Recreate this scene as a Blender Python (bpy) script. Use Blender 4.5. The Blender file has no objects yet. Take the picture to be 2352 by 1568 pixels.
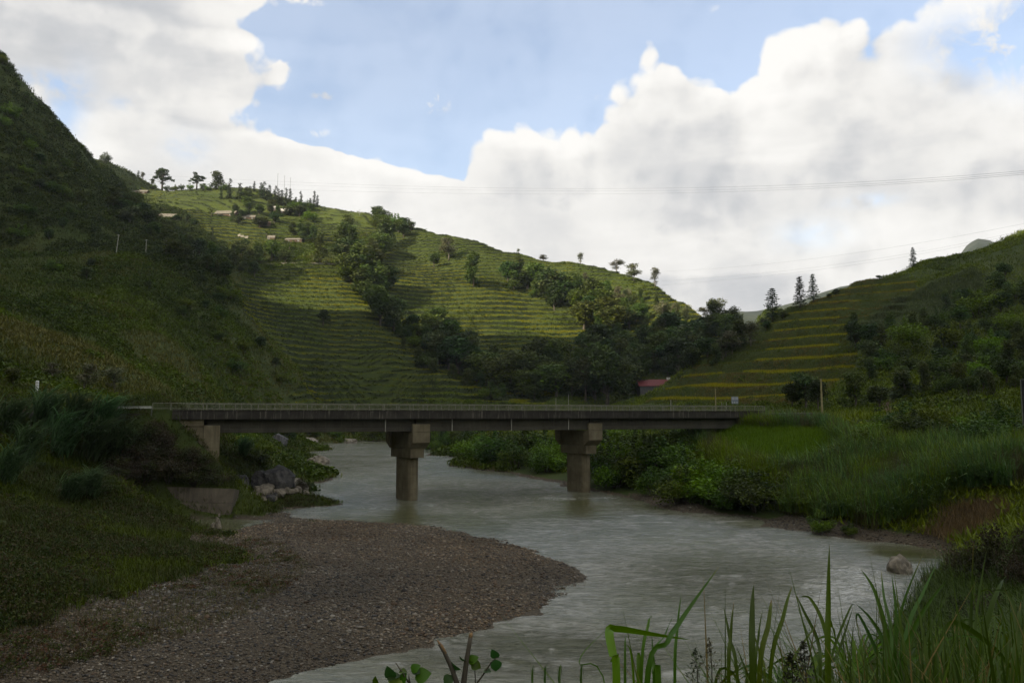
import bpy, math, random
import numpy as np
from mathutils import Vector, Matrix

# ------------------------------------------------------------------ camera, sky, sun
SC = bpy.context.scene
COL = SC.collection
F = 1829.0; CZ = 12.5; TH = math.atan(166 / F); CT, ST = math.cos(TH), math.sin(TH)
cam = bpy.data.cameras.new("camera"); cam.lens = 28; cam.sensor_width = 36
cam.clip_start = 0.1; cam.clip_end = 30000
camo = bpy.data.objects.new("camera", cam); COL.objects.link(camo)
camo.location = (0, 0, CZ); camo.rotation_euler = (math.pi / 2 + TH, 0, 0)
SC.camera = camo
SC.view_settings.view_transform = 'Standard'; SC.view_settings.look = 'None'
SC.view_settings.exposure = 0.8; SC.view_settings.gamma = 1.0
SC.cycles.use_denoising = True
SC.cycles.max_bounces = 6; SC.cycles.transparent_max_bounces = 4
SC.cycles.diffuse_bounces = 3; SC.cycles.glossy_bounces = 3

SUN_EL = math.radians(32); SUN_AZ = math.atan2(-0.86, -0.51)      # azimuth from +Y towards +X
sd = Vector((math.sin(SUN_AZ) * math.cos(SUN_EL), math.cos(SUN_AZ) * math.cos(SUN_EL), math.sin(SUN_EL)))
sl = bpy.data.lights.new("sun", 'SUN'); sl.energy = 4.8; sl.angle = math.radians(0.5); sl.color = (1.0, 0.87, 0.66)
so = bpy.data.objects.new("sun", sl); COL.objects.link(so); so.rotation_euler = sd.to_track_quat('Z', 'Y').to_euler()
so.location = (-200, -100, 300)


def azel(px, py):
    cx = (px - 1176) / F; cy = (784 - py) / F
    v = Vector((cx, CT - cy * ST, ST + cy * CT)).normalized()
    return math.atan2(v.x, v.y), math.asin(v.z)


class NT:
    """tiny node-tree helper"""
    def __init__(s, tree): s.t = tree; tree.nodes.clear()
    def n(s, typ, **kw):
        nd = s.t.nodes.new(typ)
        for k, v in kw.items():
            if k == 'ins':
                for i, val in v.items():
                    if isinstance(val, bpy.types.NodeSocket): s.t.links.new(val, nd.inputs[i])
                    else: nd.inputs[i].default_value = val
            else: setattr(nd, k, v)
        return nd
    def m(s, op, a, b=None, c=None, clamp=False):
        ins = {0: a}
        if b is not None: ins[1] = b
        if c is not None: ins[2] = c
        nd = s.n('ShaderNodeMath', operation=op, ins=ins); nd.use_clamp = clamp
        return nd.outputs[0]
    def mix(s, f, a, b, blend='MIX'):
        nd = s.n('ShaderNodeMix', data_type='RGBA', blend_type=blend)
        for i, v in ((0, f), (6, a), (7, b)):
            if isinstance(v, bpy.types.NodeSocket): s.t.links.new(v, nd.inputs[i])
            else: nd.inputs[i].default_value = v if i == 0 else (*v[:3], 1)
        return nd.outputs[2]
    def smooth(s, x, a, b, lo=0.0, hi=1.0):
        nd = s.n('ShaderNodeMapRange', interpolation_type='SMOOTHSTEP', ins={0: x, 1: a, 2: b, 3: lo, 4: hi})
        return nd.outputs[0]
    def noise(s, vec, scale, detail=4, rough=0.5, dist=0.0):
        nd = s.n('ShaderNodeTexNoise', ins={'Scale': scale, 'Detail': detail, 'Roughness': rough, 'Distortion': dist})
        if vec is not None: s.t.links.new(vec, nd.inputs['Vector'])
        return nd.outputs[0]
    def link(s, a, b): s.t.links.new(a, b)


def make_world():
    w = bpy.data.worlds.new("World"); SC.world = w; w.use_nodes = True
    T = NT(w.node_tree)
    # ---- cloud density group: distance of a sky direction inside the cloud outline
    g = bpy.data.node_groups.new("cloud_field", 'ShaderNodeTree')
    g.interface.new_socket("dir", in_out='INPUT', socket_type='NodeSocketVector')
    g.interface.new_socket("density", in_out='OUTPUT', socket_type='NodeSocketFloat')
    G = NT(g)
    gi = G.n('NodeGroupInput'); go = G.n('NodeGroupOutput')
    d = gi.outputs[0]
    sp = G.n('ShaderNodeSeparateXYZ', ins={0: d})
    az = G.m('ARCTAN2', sp.outputs[0], sp.outputs[1]); el = G.m('ARCSINE', sp.outputs[2])

    def curve(x, pts, lo, hi, vlo, vhi):
        xn = G.n('ShaderNodeMapRange', ins={0: x, 1: lo, 2: hi, 3: 0.0, 4: 1.0}).outputs[0]
        fc = G.n('ShaderNodeFloatCurve', ins={1: xn}); cv = fc.mapping.curves[0]
        fc.mapping.use_clip = False
        P = [((a - lo) / (hi - lo), (b - vlo) / (vhi - vlo)) for a, b in pts]
        P.sort()
        while len(cv.points) < len(P): cv.points.new(0.5, 0.5)
        for q, (a, b) in zip(cv.points, P): q.location = (a, b); q.handle_type = 'AUTO_CLAMPED'
        fc.mapping.update()
        return G.n('ShaderNodeMapRange', ins={0: fc.outputs[0], 1: 0.0, 2: 1.0, 3: vlo, 4: vhi}).outputs[0]
    top = [(-500, 350), (120, 340), (330, 330), (430, 318), (500, 296), (560, 300), (620, 322), (700, 342), (800, 350),
           (960, 368), (1050, 385), (1066, 350), (1080, 305), (1130, 280), (1190, 283), (1250, 285), (1300, 268), (1350, 290), (1385, 235),
           (1430, 190), (1480, 148), (1510, 140), (1550, 150), (1620, 158), (1700, 165), (1740, 140), (1775, 80), (1830, 58),
           (1900, 52), (1990, 60), (2050, 30), (2110, -20), (2200, -90), (2352, -160), (2600, -200)]
    A = [azel(x, y) for x, y in top]
    ca = curve(az, A, -1.0, 1.0, -0.2, 1.2)
    dA = G.m('SUBTRACT', ca, el)
    right = [(600, -700), (640, -60), (625, 5), (560, 22), (520, 40), (545, 62), (590, 82), (618, 100), (625, 130), (640, 160), (645, 185), (622, 205),
             (595, 222), (598, 238), (570, 260), (585, 280), (600, 300), (700, 330)]
    B = [azel(x, y) for x, y in right]
    cb = curve(el, [(e, a) for a, e in B], 0.0, 1.0, -1.2, 0.6)
    dB = G.m('SUBTRACT', G.m('ADD', cb, 0.016), az)
    dens = G.m('SMOOTH_MAX', dA, dB, 0.012)

    # blue openings: cut out before the ragged edge is added
    def rad(px, py, rx, ry):
        a0, e0 = azel(px, py)
        dx = G.m('MULTIPLY', G.m('SUBTRACT', az, a0), F / rx); dy = G.m('MULTIPLY', G.m('SUBTRACT', el, e0), F / ry)
        return G.m('SQRT', G.m('ADD', G.m('MULTIPLY', dx, dx), G.m('MULTIPLY', dy, dy)))
    n1 = G.noise(d, 9.0, 8, 0.56, 0.25)
    wv = G.n('ShaderNodeVectorMath', operation='ADD', ins={0: d, 1: (0, 0, 0)}); G.link(G.n('ShaderNodeVectorMath', operation='SCALE', ins={0: G.n('ShaderNodeTexNoise', ins={'Vector': d, 'Scale': 14.0, 'Detail': 3.0}).outputs['Color'], 'Scale': 0.035}).outputs[0], wv.inputs[1])
    v1 = G.n('ShaderNodeTexVoronoi', ins={'Vector': wv.outputs[0], 'Scale': 17.0}).outputs[0]; v2 = G.n('ShaderNodeTexVoronoi', ins={'Vector': wv.outputs[0], 'Scale': 42.0}).outputs[0]
    e = G.m('MULTIPLY', G.m('SUBTRACT', n1, 0.5), 0.085)
    e = G.m('ADD', e, G.m('MULTIPLY', G.m('SUBTRACT', 0.48, v1), 0.052))
    e = G.m('ADD', e, G.m('MULTIPLY', G.m('SUBTRACT', 0.48, v2), 0.030))
    dens = G.m('ADD', dens, e)
    G.link(dens, go.inputs[0])
    # ---- world
    tc = T.n('ShaderNodeTexCoord'); d = tc.outputs['Generated']

    def field(vec):
        q = T.n('ShaderNodeGroup'); q.node_tree = g; T.link(vec, q.inputs[0]); return q.outputs[0]
    f0 = field(d)
    off = T.n('ShaderNodeVectorMath', operation='ADD', ins={0: d, 1: (-0.016, 0.0, 0.020)}).outputs[0]
    f1 = field(off)
    sky = T.n('ShaderNodeTexSky', sky_type='NISHITA'); sky.sun_disc = False
    sky.sun_elevation = SUN_EL; sky.sun_rotation = SUN_AZ % (2 * math.pi)
    sky.air_density = 1.0; sky.dust_density = 1.0; sky.ozone_density = 1.3
    bg1 = T.n('ShaderNodeBackground', ins={0: sky.outputs[0], 1: 0.15})
    rim = T.smooth(T.m('SUBTRACT', f0, f1), -0.030, 0.040)              # faces the sun
    n2 = T.noise(d, 6.0, 9, 0.62, 0.15)
    mp = T.n('ShaderNodeMapping', ins={0: d}); mp.inputs['Scale'].default_value = (2.2, 2.2, 6.5)
    n3 = T.noise(mp.outputs[0], 1.7, 7, 0.55, 0.25)
    br = T.smooth(n2, 0.36, 0.60)
    dk = T.smooth(n3, 0.38, 0.60)
    tone = T.m('ADD', T.m('MULTIPLY', rim, 0.40), T.m('ADD', T.m('MULTIPLY', br, 0.26), T.m('MULTIPLY', dk, 0.34)))
    edge = T.smooth(f0, 0.02, 0.12, 0.22, 0.0)
    tone = T.m('ADD', tone, edge, clamp=True)
    cr = T.n('ShaderNodeValToRGB', ins={0: tone})
    e = cr.color_ramp.elements
    e[0].position = 0.0; e[0].color = (0.50, 0.515, 0.545, 1)
    e[1].position = 1.0; e[1].color = (0.97, 0.95, 0.915, 1)
    m = cr.color_ramp.elements.new(0.35); m.color = (0.66, 0.66, 0.665, 1)
    m = cr.color_ramp.elements.new(0.65); m.color = (0.83, 0.815, 0.79, 1)
    bg2 = T.n('ShaderNodeBackground', ins={0: cr.outputs[0], 1: 0.62})
    mask = T.smooth(f0, -0.004, 0.020)
    spd = T.n('ShaderNodeSeparateXYZ', ins={0: d}); azt = T.m('ARCTAN2', spd.outputs[0], spd.outputs[1]); elt = T.m('ARCSINE', spd.outputs[2])
    wn = T.noise(d, 26.0, 7, 0.62, 0.4)
    def gauss(px, py, rx, ry, amp, tilt=0.0):
        a0, e0 = azel(px, py); da = T.m('SUBTRACT', azt, a0); de = T.m('SUBTRACT', elt, e0)
        dx = T.m('MULTIPLY', T.m('ADD', da, T.m('MULTIPLY', de, tilt)), F / rx); dy = T.m('MULTIPLY', T.m('SUBTRACT', de, T.m('MULTIPLY', da, tilt)), F / ry)
        return T.m('MULTIPLY', T.m('EXPONENT', T.m('MULTIPLY', T.m('ADD', T.m('MULTIPLY', dx, dx), T.m('MULTIPLY', dy, dy)), -1.0)), amp)
    for px, py, rx, ry, amp, tl in [(145, 262, 38, 80, .75, -.3), (1860, 540, 70, 30, .28, 0), (2300, 112, 130, 56, 1.15, -.3), (2352, 40, 60, 60, .6, 0), (1990, 462, 50, 12, .5, 0), (108, 186, 50, 18, .6, 0), (430, 340, 50, 30, .35, 0), (285, 240, 30, 14, .4, 0)]:
        mask = T.m('SUBTRACT', mask, T.m('MULTIPLY', gauss(px, py, rx, ry, amp, tl), T.smooth(wn, 0.32, 0.58)), clamp=True)
    for px, py, rx, ry, amp, tl in [(745, 222, 28, 11, 1.5, 0), (1000, 238, 44, 24, 1.3, .2), (1092, 258, 20, 26, .9, 0), (700, 3, 110, 9, 1.2, 0), (700, 308, 70, 12, 1.0, .15), (1365, 226, 44, 14, .8, 0), (1745, 82, 16, 16, .9, 0), (1640, 22, 24, 12, .6, 0), (640, 150, 30, 16, 1, 0), (560, 268, 40, 10, 1, 0)]:
        mask = T.m('ADD', mask, T.m('MULTIPLY', gauss(px, py, rx, ry, amp, tl), T.smooth(wn, 0.40, 0.62)), clamp=True)
    thin = T.m('ADD', T.m('MULTIPLY', T.noise(d, 3.0, 3, .55), 0.14), 0.23)
    mask = T.m('MAXIMUM', mask, thin)
    sp = T.n('ShaderNodeSeparateXYZ', ins={0: d})
    low = T.smooth(sp.outputs[2], 0.0, 0.10, 0.8, 0.0)
    mask = T.m('MAXIMUM', mask, low)
    hi = T.smooth(sp.outputs[2], 0.58, 0.80, 0.0, 0.9); bk = T.smooth(sp.outputs[1], 0.15, -0.25, 0.0, 0.9)  # unseen cloud overhead and behind the camera, added to lift ambient light
    mask = T.m('MAXIMUM', mask, T.m('MAXIMUM', hi, bk))
    mx = T.n('ShaderNodeMixShader', ins={0: mask, 1: bg1.outputs[0], 2: bg2.outputs[0]})
    out = T.n('ShaderNodeOutputWorld'); T.link(mx.outputs[0], out.inputs[0])
    w.cycles.sampling_method = 'MANUAL'; w.cycles.sample_map_resolution = 512


make_world()

# ------------------------------------------------------------------ helpers
rng = np.random.default_rng(7)
random.seed(11)


def ray(px, py):
    cx = (px - 1176) / F; cy = (784 - py) / F
    return np.array((cx, CT - cy * ST, ST + cy * CT))


def W(px, py, D):
    d = ray(px, py); t = D / d[1]
    return (d[0] * t, D, CZ + d[2] * t)


def G(px, py, z):
    d = ray(px, py); t = (z - CZ) / d[2]
    return (d[0] * t, d[1] * t, z)


def proj(x, y, z):
    dep = y * CT + (z - CZ) * ST
    return 1176 + F * x / dep, 784 - F * ((z - CZ) * CT - y * ST) / dep


_lat = np.random.default_rng(3).random((256, 256))


def vnoise(x, y):
    xi = np.floor(x).astype(int); yi = np.floor(y).astype(int)
    fx = x - xi; fy = y - yi
    fx = fx * fx * (3 - 2 * fx); fy = fy * fy * (3 - 2 * fy)
    a = _lat[xi & 255, yi & 255]; b = _lat[(xi + 1) & 255, yi & 255]
    c = _lat[xi & 255, (yi + 1) & 255]; d = _lat[(xi + 1) & 255, (yi + 1) & 255]
    return (a * (1 - fx) + b * fx) * (1 - fy) + (c * (1 - fx) + d * fx) * fy


def fbm(x, y, sc, octv=4, rough=0.5):
    s = 0; a = 1; t = 0
    for o in range(octv):
        s = s + a * vnoise(x / sc + 17.3 * o, y / sc + 5.7 * o); t += a; a *= rough; sc = sc / 2.03
    return s / t * 2 - 1


def sstep(x, a, b):
    t = np.clip((x - a) / (b - a), 0, 1); return t * t * (3 - 2 * t)


def inpoly(px, py, poly):
    r = np.zeros(np.shape(px), bool); n = len(poly); j = n - 1
    for i in range(n):
        xi, yi = poly[i]; xj, yj = poly[j]
        c = ((yi > py) != (yj > py)) & (px < (xj - xi) * (py - yi) / ((yj - yi) or 1e-9) + xi)
        r ^= c; j = i
    return r


def tag(o, label=None, cat=None, group=None, kind=None):
    if label: o["label"] = label
    if cat: o["category"] = cat
    if group: o["group"] = group
    if kind: o["kind"] = kind
    return o


def empty(name, loc=(0, 0, 0), rz=0.0):
    o = bpy.data.objects.new(name, None); COL.objects.link(o)
    o.location = loc; o.rotation_euler = (0, 0, rz); o.empty_display_size = 0.2
    return o


def link(name, me, parent=None):
    o = bpy.data.objects.new(name, me); COL.objects.link(o)
    if parent is not None: o.parent = parent
    return o


def np_mesh(name, V, Fq, mat, col=None, smooth=False, attrs=None):
    """numpy mesh: Fq (n,3) or (n,4)"""
    me = bpy.data.meshes.new(name); V = np.asarray(V, np.float32); Fq = np.asarray(Fq, np.int32)
    k = Fq.shape[1]; n = len(Fq)
    me.vertices.add(len(V)); me.vertices.foreach_set('co', V.ravel())
    me.loops.add(n * k); me.loops.foreach_set('vertex_index', Fq.ravel())
    me.polygons.add(n); me.polygons.foreach_set('loop_start', np.arange(0, n * k, k, dtype=np.int32))
    me.polygons.foreach_set('loop_total', np.full(n, k, np.int32))
    if smooth: me.polygons.foreach_set('use_smooth', np.ones(n, bool))
    if col is not None:
        a = me.attributes.new('col', 'FLOAT_COLOR', 'POINT')
        c = np.ones((len(V), 4), np.float32); c[:, 3] = 0; c[:, :np.shape(col)[-1]] = col
        a.data.foreach_set('color', c.ravel())
    me.materials.append(mat); me.update(calc_edges=True)
    return me


class MB:
    """collects shapes into one mesh"""
    def __init__(s): s.v = []; s.f = []
    def box(s, c, size, rz=0.0, taper=1.0, shift=(0, 0)):
        x, y, z = size[0] / 2, size[1] / 2, size[2] / 2; b = len(s.v); cr, sr = math.cos(rz), math.sin(rz)
        for (i, j, k) in ((-1, -1, -1), (1, -1, -1), (1, 1, -1), (-1, 1, -1), (-1, -1, 1), (1, -1, 1), (1, 1, 1), (-1, 1, 1)):
            q = taper if k > 0 else 1.0
            lx, ly = i * x * q + (shift[0] if k > 0 else 0), j * y * q + (shift[1] if k > 0 else 0)
            s.v.append((c[0] + lx * cr - ly * sr, c[1] + lx * sr + ly * cr, c[2] + k * z))
        for q in ((0, 3, 2, 1), (4, 5, 6, 7), (0, 1, 5, 4), (1, 2, 6, 5), (2, 3, 7, 6), (3, 0, 4, 7)): s.f.append(tuple(b + i for i in q))
        return s
    def tube(s, pts, rad, sides=6, cap=True):
        b = len(s.v); n = len(pts)
        if not hasattr(rad, '__len__'): rad = [rad] * n
        for i, p in enumerate(pts):
            p = Vector(p); a = Vector(pts[max(0, i - 1)]); c = Vector(pts[min(n - 1, i + 1)])
            t = (c - a).normalized(); u = t.cross(Vector((0.13, 0.97, 0.21))).normalized(); w = t.cross(u)
            for k in range(sides):
                g = 2 * math.pi * k / sides
                s.v.append(tuple(p + (u * math.cos(g) + w * math.sin(g)) * rad[i]))
        for i in range(n - 1):
            for k in range(sides):
                k2 = (k + 1) % sides
                s.f.append((b + i * sides + k, b + i * sides + k2, b + (i + 1) * sides + k2, b + (i + 1) * sides + k))
        if cap:
            s.f.append(tuple(b + k for k in range(sides))[::-1]); s.f.append(tuple(b + (n - 1) * sides + k for k in range(sides)))
        return s
    def prism(s, poly, z0, z1, poly2=None):
        b = len(s.v); n = len(poly); poly2 = poly2 or poly
        for x, y in poly: s.v.append((x, y, z0))
        for x, y in poly2: s.v.append((x, y, z1))
        for k in range(n):
            k2 = (k + 1) % n; s.f.append((b + k, b + k2, b + n + k2, b + n + k))
        s.f.append(tuple(b + k for k in range(n))[::-1]); s.f.append(tuple(b + n + k for k in range(n)))
        return s
    def mesh(s, name, mat, bevel=0.0, smooth=False):
        me = bpy.data.meshes.new(name); me.from_pydata([tuple(map(float, q)) for q in s.v], [], s.f)
        if bevel > 0:
            import bmesh
            bm = bmesh.new(); bm.from_mesh(me)
            bmesh.ops.bevel(bm, geom=[e for e in bm.edges if e.calc_face_angle(0) > 0.5], offset=bevel, segments=1, affect='EDGES')
            bm.to_mesh(me); bm.free()
        me.materials.append(mat)
        if smooth: me.polygons.foreach_set('use_smooth', [True] * len(me.polygons))
        me.update(); return me
    def obj(s, name, mat, parent=None, **k): return link(name, s.mesh(name, mat, **k), parent)


# ------------------------------------------------------------------ materials
def newmat(name):
    m = bpy.data.materials.new(name); m.use_nodes = True
    return m, NT(m.node_tree)


def finish(T, col, rough=0.8, spec=0.3, bump=None, bstr=0.3, bdist=0.1, metallic=0.0):
    p = T.n('ShaderNodeBsdfPrincipled'); T_in = p.inputs
    for k, v in (('Base Color', col), ('Roughness', rough), ('Specular IOR Level', spec), ('Metallic', metallic)):
        if isinstance(v, bpy.types.NodeSocket): T.link(v, T_in[k])
        else: T_in[k].default_value = (*v[:3], 1) if k == 'Base Color' else v
    if bump is not None:
        b = T.n('ShaderNodeBump', ins={'Strength': bstr, 'Distance': bdist, 'Height': bump}); T.link(b.outputs[0], T_in['Normal'])
    o = T.n('ShaderNodeOutputMaterial'); T.link(p.outputs[0], o.inputs[0])
    return p


def foliage_mat(name, transl=0.25, rough=0.55, spec=0.25, vary=True):
    m, T = newmat(name)
    a = T.n('ShaderNodeAttribute', attribute_name='col')
    oi = T.n('ShaderNodeObjectInfo')
    h = T.n('ShaderNodeHueSaturation', ins={'Color': a.outputs[0], 'Saturation': 1.22})
    if vary:
        T.link(T.m('ADD', T.m('MULTIPLY', oi.outputs['Random'], 0.05), 0.462), h.inputs['Hue'])
        T.link(T.m('ADD', T.m('MULTIPLY', oi.outputs['Random'], 0.9), 1.05), h.inputs['Value'])
    else: h.inputs['Value'].default_value = 1.42; h.inputs['Hue'].default_value = 0.481
    p = T.n('ShaderNodeBsdfPrincipled', ins={'Base Color': h.outputs[0], 'Roughness': rough, 'Specular IOR Level': spec})
    t = T.n('ShaderNodeBsdfTranslucent', ins={0: h.outputs[0]})
    x = T.n('ShaderNodeMixShader', ins={0: transl, 1: p.outputs[0], 2: t.outputs[0]})
    o = T.n('ShaderNodeOutputMaterial'); T.link(x.outputs[0], o.inputs[0])
    return m


M = {}
M['leaf'] = foliage_mat('foliage')
M['grass'] = foliage_mat('grass_blades', 0.3, 0.5, 0.3)
M['cover'] = foliage_mat('ground_cover', 0.25, 0.6, 0.2, False)


def plain(name, c1, c2, scale=3.0, rough=0.8, spec=0.3, bstr=0.3, bdist=0.03, detail=6, obj_coord=True, zs=1.0):
    m, T = newmat(name)
    tc = T.n('ShaderNodeTexCoord')
    mp = T.n('ShaderNodeMapping', ins={0: tc.outputs['Object']}); mp.inputs['Scale'].default_value = (1, 1, zs)
    n = T.noise(mp.outputs[0], scale, detail, 0.6, 0.2)
    c = T.mix(T.smooth(n, 0.35, 0.65), c1, c2)
    finish(T, c, rough, spec, n, bstr, bdist)
    M[name] = m; return m


plain('bark', (0.06, 0.05, 0.038), (0.13, 0.11, 0.085), 6, zs=0.3, bstr=0.5)
plain('pale_bark', (0.16, 0.14, 0.11), (0.28, 0.25, 0.2), 5, zs=0.4)
plain('pole_concrete', (0.30, 0.29, 0.25), (0.42, 0.40, 0.35), 2)
plain('pole_yellow', (0.26, 0.22, 0.11), (0.36, 0.31, 0.17), 2)
plain('steel', (0.10, 0.11, 0.10), (0.17, 0.18, 0.15), 4, rough=0.5)
plain('rail_paint', (0.13, 0.135, 0.10), (0.24, 0.24, 0.18), 5, rough=0.6)
plain('wire', (0.12, 0.12, 0.13), (0.16, 0.16, 0.17), 1)
plain('rock_pale', (0.13, 0.115, 0.09), (0.27, 0.235, 0.18), 1.6, bstr=0.9, bdist=0.15)
plain('rock_dark', (0.03, 0.03, 0.033), (0.11, 0.105, 0.10), 1.3, bstr=0.9, bdist=0.2)
plain('roof_red', (0.11, 0.022, 0.024), (0.15, 0.034, 0.036), 1.5, rough=0.6)
plain('roof_grey', (0.13, 0.115, 0.09), (0.22, 0.20, 0.16), 1.2)
plain('roof_white', (0.42, 0.40, 0.37), (0.55, 0.53, 0.49), 1.2)
plain('fence_pale', (0.20, 0.19, 0.16), (0.28, 0.26, 0.22), 1.2)
plain('wall_grey', (0.075, 0.075, 0.08), (0.10, 0.10, 0.105), 1.5)
plain('wall_clay', (0.10, 0.07, 0.05), (0.16, 0.105, 0.07), 1.5)
plain('white_paint', (0.62, 0.62, 0.6), (0.75, 0.75, 0.72), 2)
plain('sign_blue', (0.14, 0.17, 0.22), (0.19, 0.22, 0.27), 2, rough=0.4)
plain('sign_pale', (0.34, 0.38, 0.42), (0.42, 0.45, 0.48), 2, rough=0.4)
plain('asphalt', (0.045, 0.045, 0.043), (0.075, 0.073, 0.068), 8)
plain('road_pale', (0.13, 0.125, 0.105), (0.19, 0.18, 0.155), 1)
plain('wood_broken', (0.22, 0.13, 0.06), (0.38, 0.25, 0.12), 14, zs=0.2)
plain('twig', (0.05, 0.045, 0.03), (0.10, 0.09, 0.055), 30)
plain('straw', (0.14, 0.10, 0.055), (0.27, 0.19, 0.10), 3)
plain('glass_dark', (0.02, 0.022, 0.025), (0.03, 0.03, 0.035), 1, rough=0.15, spec=0.5)
plain('bed', (0.05, 0.05, 0.03), (0.08, 0.075, 0.05), 0.3)


def concrete(name, dark, mid, pale, streak=1.0, lines=True):
    m, T = newmat(name)
    tc = T.n('ShaderNodeTexCoord'); o = tc.outputs['Object']
    mp = T.n('ShaderNodeMapping', ins={0: o}); mp.inputs['Scale'].default_value = (2.2, 2.2, 0.16)
    s1 = T.noise(mp.outputs[0], 1.6, 8, 0.62, 0.1)
    n1 = T.noise(o, 0.45, 8, 0.6, 0.4); n2 = T.noise(o, 7.0, 6, 0.65)
    c = T.mix(T.smooth(n1, 0.35, 0.65), dark, mid)
    c = T.mix(T.m('MULTIPLY', T.smooth(s1, 0.55, 0.72), 0.75 * streak), c, pale)
    c = T.mix(T.m('MULTIPLY', T.smooth(s1, 0.45, 0.30), 0.7 * streak), c, tuple(x * 0.3 for x in dark))
    c = T.mix(T.smooth(n2, 0.3, 0.7, 0.0, 0.35), c, tuple(x * 0.6 for x in mid))
    h = T.m('ADD', n2, T.m('MULTIPLY', s1, 0.6))
    if lines:       # faint board/lift lines cast in the concrete
        sp = T.n('ShaderNodeSeparateXYZ', ins={0: o})
        w = T.m('FRACT', T.m('MULTIPLY', sp.outputs[2], 0.62)); ln = T.smooth(w, 0.0, 0.035, 1.0, 0.0)
        c = T.mix(T.m('MULTIPLY', ln, 0.5), c, tuple(x * 0.35 for x in dark))
    finish(T, c, 0.85, 0.25, h, 0.5, 0.04)
    M[name] = m; return m


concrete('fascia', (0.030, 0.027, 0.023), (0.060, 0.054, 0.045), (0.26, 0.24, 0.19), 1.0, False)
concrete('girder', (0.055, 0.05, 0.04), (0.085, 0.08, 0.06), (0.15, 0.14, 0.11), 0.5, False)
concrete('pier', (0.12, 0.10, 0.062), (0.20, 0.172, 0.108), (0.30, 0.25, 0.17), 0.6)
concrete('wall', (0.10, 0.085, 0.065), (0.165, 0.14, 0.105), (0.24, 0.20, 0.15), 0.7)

# ------------------------------------------------------------------ terrain
ctrl = []
DP = lambda L: ctrl.extend(W(a, b, c) for a, b, c in L)
GP = lambda L, z=None: ctrl.extend(G(p[0], p[1], p[2] if z is None else z) for p in L)
XP = lambda L: ctrl.extend(L)
# shores (water level 0)
GP([(540, 1575), (690, 1543), (830, 1508), (950, 1480), (1060, 1450), (1150, 1420), (1230, 1390), (1300, 1355), (1335, 1330), (1310, 1298), (1250, 1275),
    (1180, 1250), (1110, 1234), (1050, 1222), (980, 1210), (900, 1202), (760, 1195), (640, 1191), (590, 1200), (560, 1212), (520, 1222), (450, 1215), (415, 1200),
    (560, 1160), (650, 1150), (700, 1112), (665, 1062), (632, 1046), (690, 1026), (780, 1018), (870, 1013),
    (985, 1046), (1060, 1060), (1150, 1083), (1250, 1103), (1330, 1119), (1400, 1134), (1470, 1147), (1550, 1171), (1620, 1182), (1700, 1186), (1780, 1207),
    (1840, 1220), (1900, 1231), (1980, 1240), (2050, 1246), (2170, 1258), (2185, 1300), (2150, 1360), (2080, 1460), (2000, 1560)], 0)
# river bed
GP([(800, 1100), (900, 1040), (1000, 1120), (1200, 1160), (750, 1160), (1000, 1180), (1250, 1230), (1500, 1220), (1450, 1300), (1700, 1270), (1900, 1290),
    (1600, 1400), (1350, 1480), (1150, 1520), (900, 1568), (1700, 1500), (2080, 1290), (2000, 1400), (490, 1200), (600, 1180), (712, 1052), (745, 1042), (800, 1036), (725, 1082), (770, 1075), (745, 1120), (725, 1142), (690, 1160), (850, 1026)], -0.7)
XP([(-30, 24, -0.8), (-12, 29, -0.8), (-60, 15, -.8), (8, 32, -.8), (-95, 8, -.8)])
# camera bank
XP([(0, 0, 10.9), (-8, 0, 10.7), (8, 0, 11.1), (16, -2, 11.2), (0, 5, 9.6), (6, 5, 9.9), (12, 8, 9.4), (-8, 6, 9.0), (0, 12, 6.2), (7.2, 12, 8.0), (5, 12, 6.0), (10, 14, 8.0), (8.5, 17, 6.2), (13, 22, 5.6), (16, 24, 5.6), (9.5, 22, 3.4), (-12, 12, 5.0), (0, 20, 2.0),
    (0, 25.5, 0), (-15, 23, 0), (8, 26, .2), (18, 20, 7.4), (13.5, 30, 1.0), (20, 30, 4.2), (26, 28, 6.0), (40, 30, 7.5), (32, 42, 2.8), (60, 20, 14), (60, 50, 7), (90, 0, 30),
    (0, -30, 13), (-40, -30, 12), (40, -30, 16), (-45, 5, 0.5), (-90, -20, 18), (0, -150, 40), (150, -100, 90), (-20, 8, 7), (30, 5, 12)])
GP([(2352, 1260, 2.6), (2352, 1350, 2.2), (2300, 1450, 2.4), (2230, 1400, 1.4), (2230, 1300, 1.3)])
# gravel bar, left bank
GP([(900, 1300, .9), (700, 1400, .95), (1100, 1350, .55), (1100, 1290, .6), (900, 1420, .6), (500, 1480, .95), (300, 1540, 1.0), (640, 1240, .75), (900, 1240, .55), (400, 1320, 1.3), (100, 1450, 1.6),
    (0, 1400, 2.2), (200, 1330, 1.9), (300, 1250, 1.8), (400, 1240, 1.0), (0, 1300, 3.1), (100, 1220, 3.5), (280, 1190, 2.6), (0, 1530, 1.4)])
XP([(-40, 30, 1.2), (-60, 40, 4), (-60, 25, 1.5), (-90, 50, 12), (-22, 33, 0.2), (-45, 21, 0.2), (-70, 70, 9)])
GP([(375, 1196), (430, 1200), (500, 1196)], -.35)
DP([(350, 1186, 95.5), (350, 1114, 98.3), (440, 1106, 99), (525, 1102, 100), (460, 1045, 102), (390, 985, 100.5), (340, 962, 99.5), (300, 1110, 93), (300, 1020, 99), (560, 1125, 104), (200, 1100, 92), (100, 1130, 80),
    (0, 1150, 72), (0, 1050, 82), (150, 1000, 96), (0, 955, 96), (250, 955, 110), (400, 957, 110), (505, 1050, 102.8), (570, 1050, 118), (620, 1082, 112), (600, 1040, 150),
    (560, 1010, 170), (620, 1015, 235), (700, 1008, 330), (800, 1000, 385), (900, 997, 392), (330, 945, 125), (100, 930, 110)])
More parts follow.
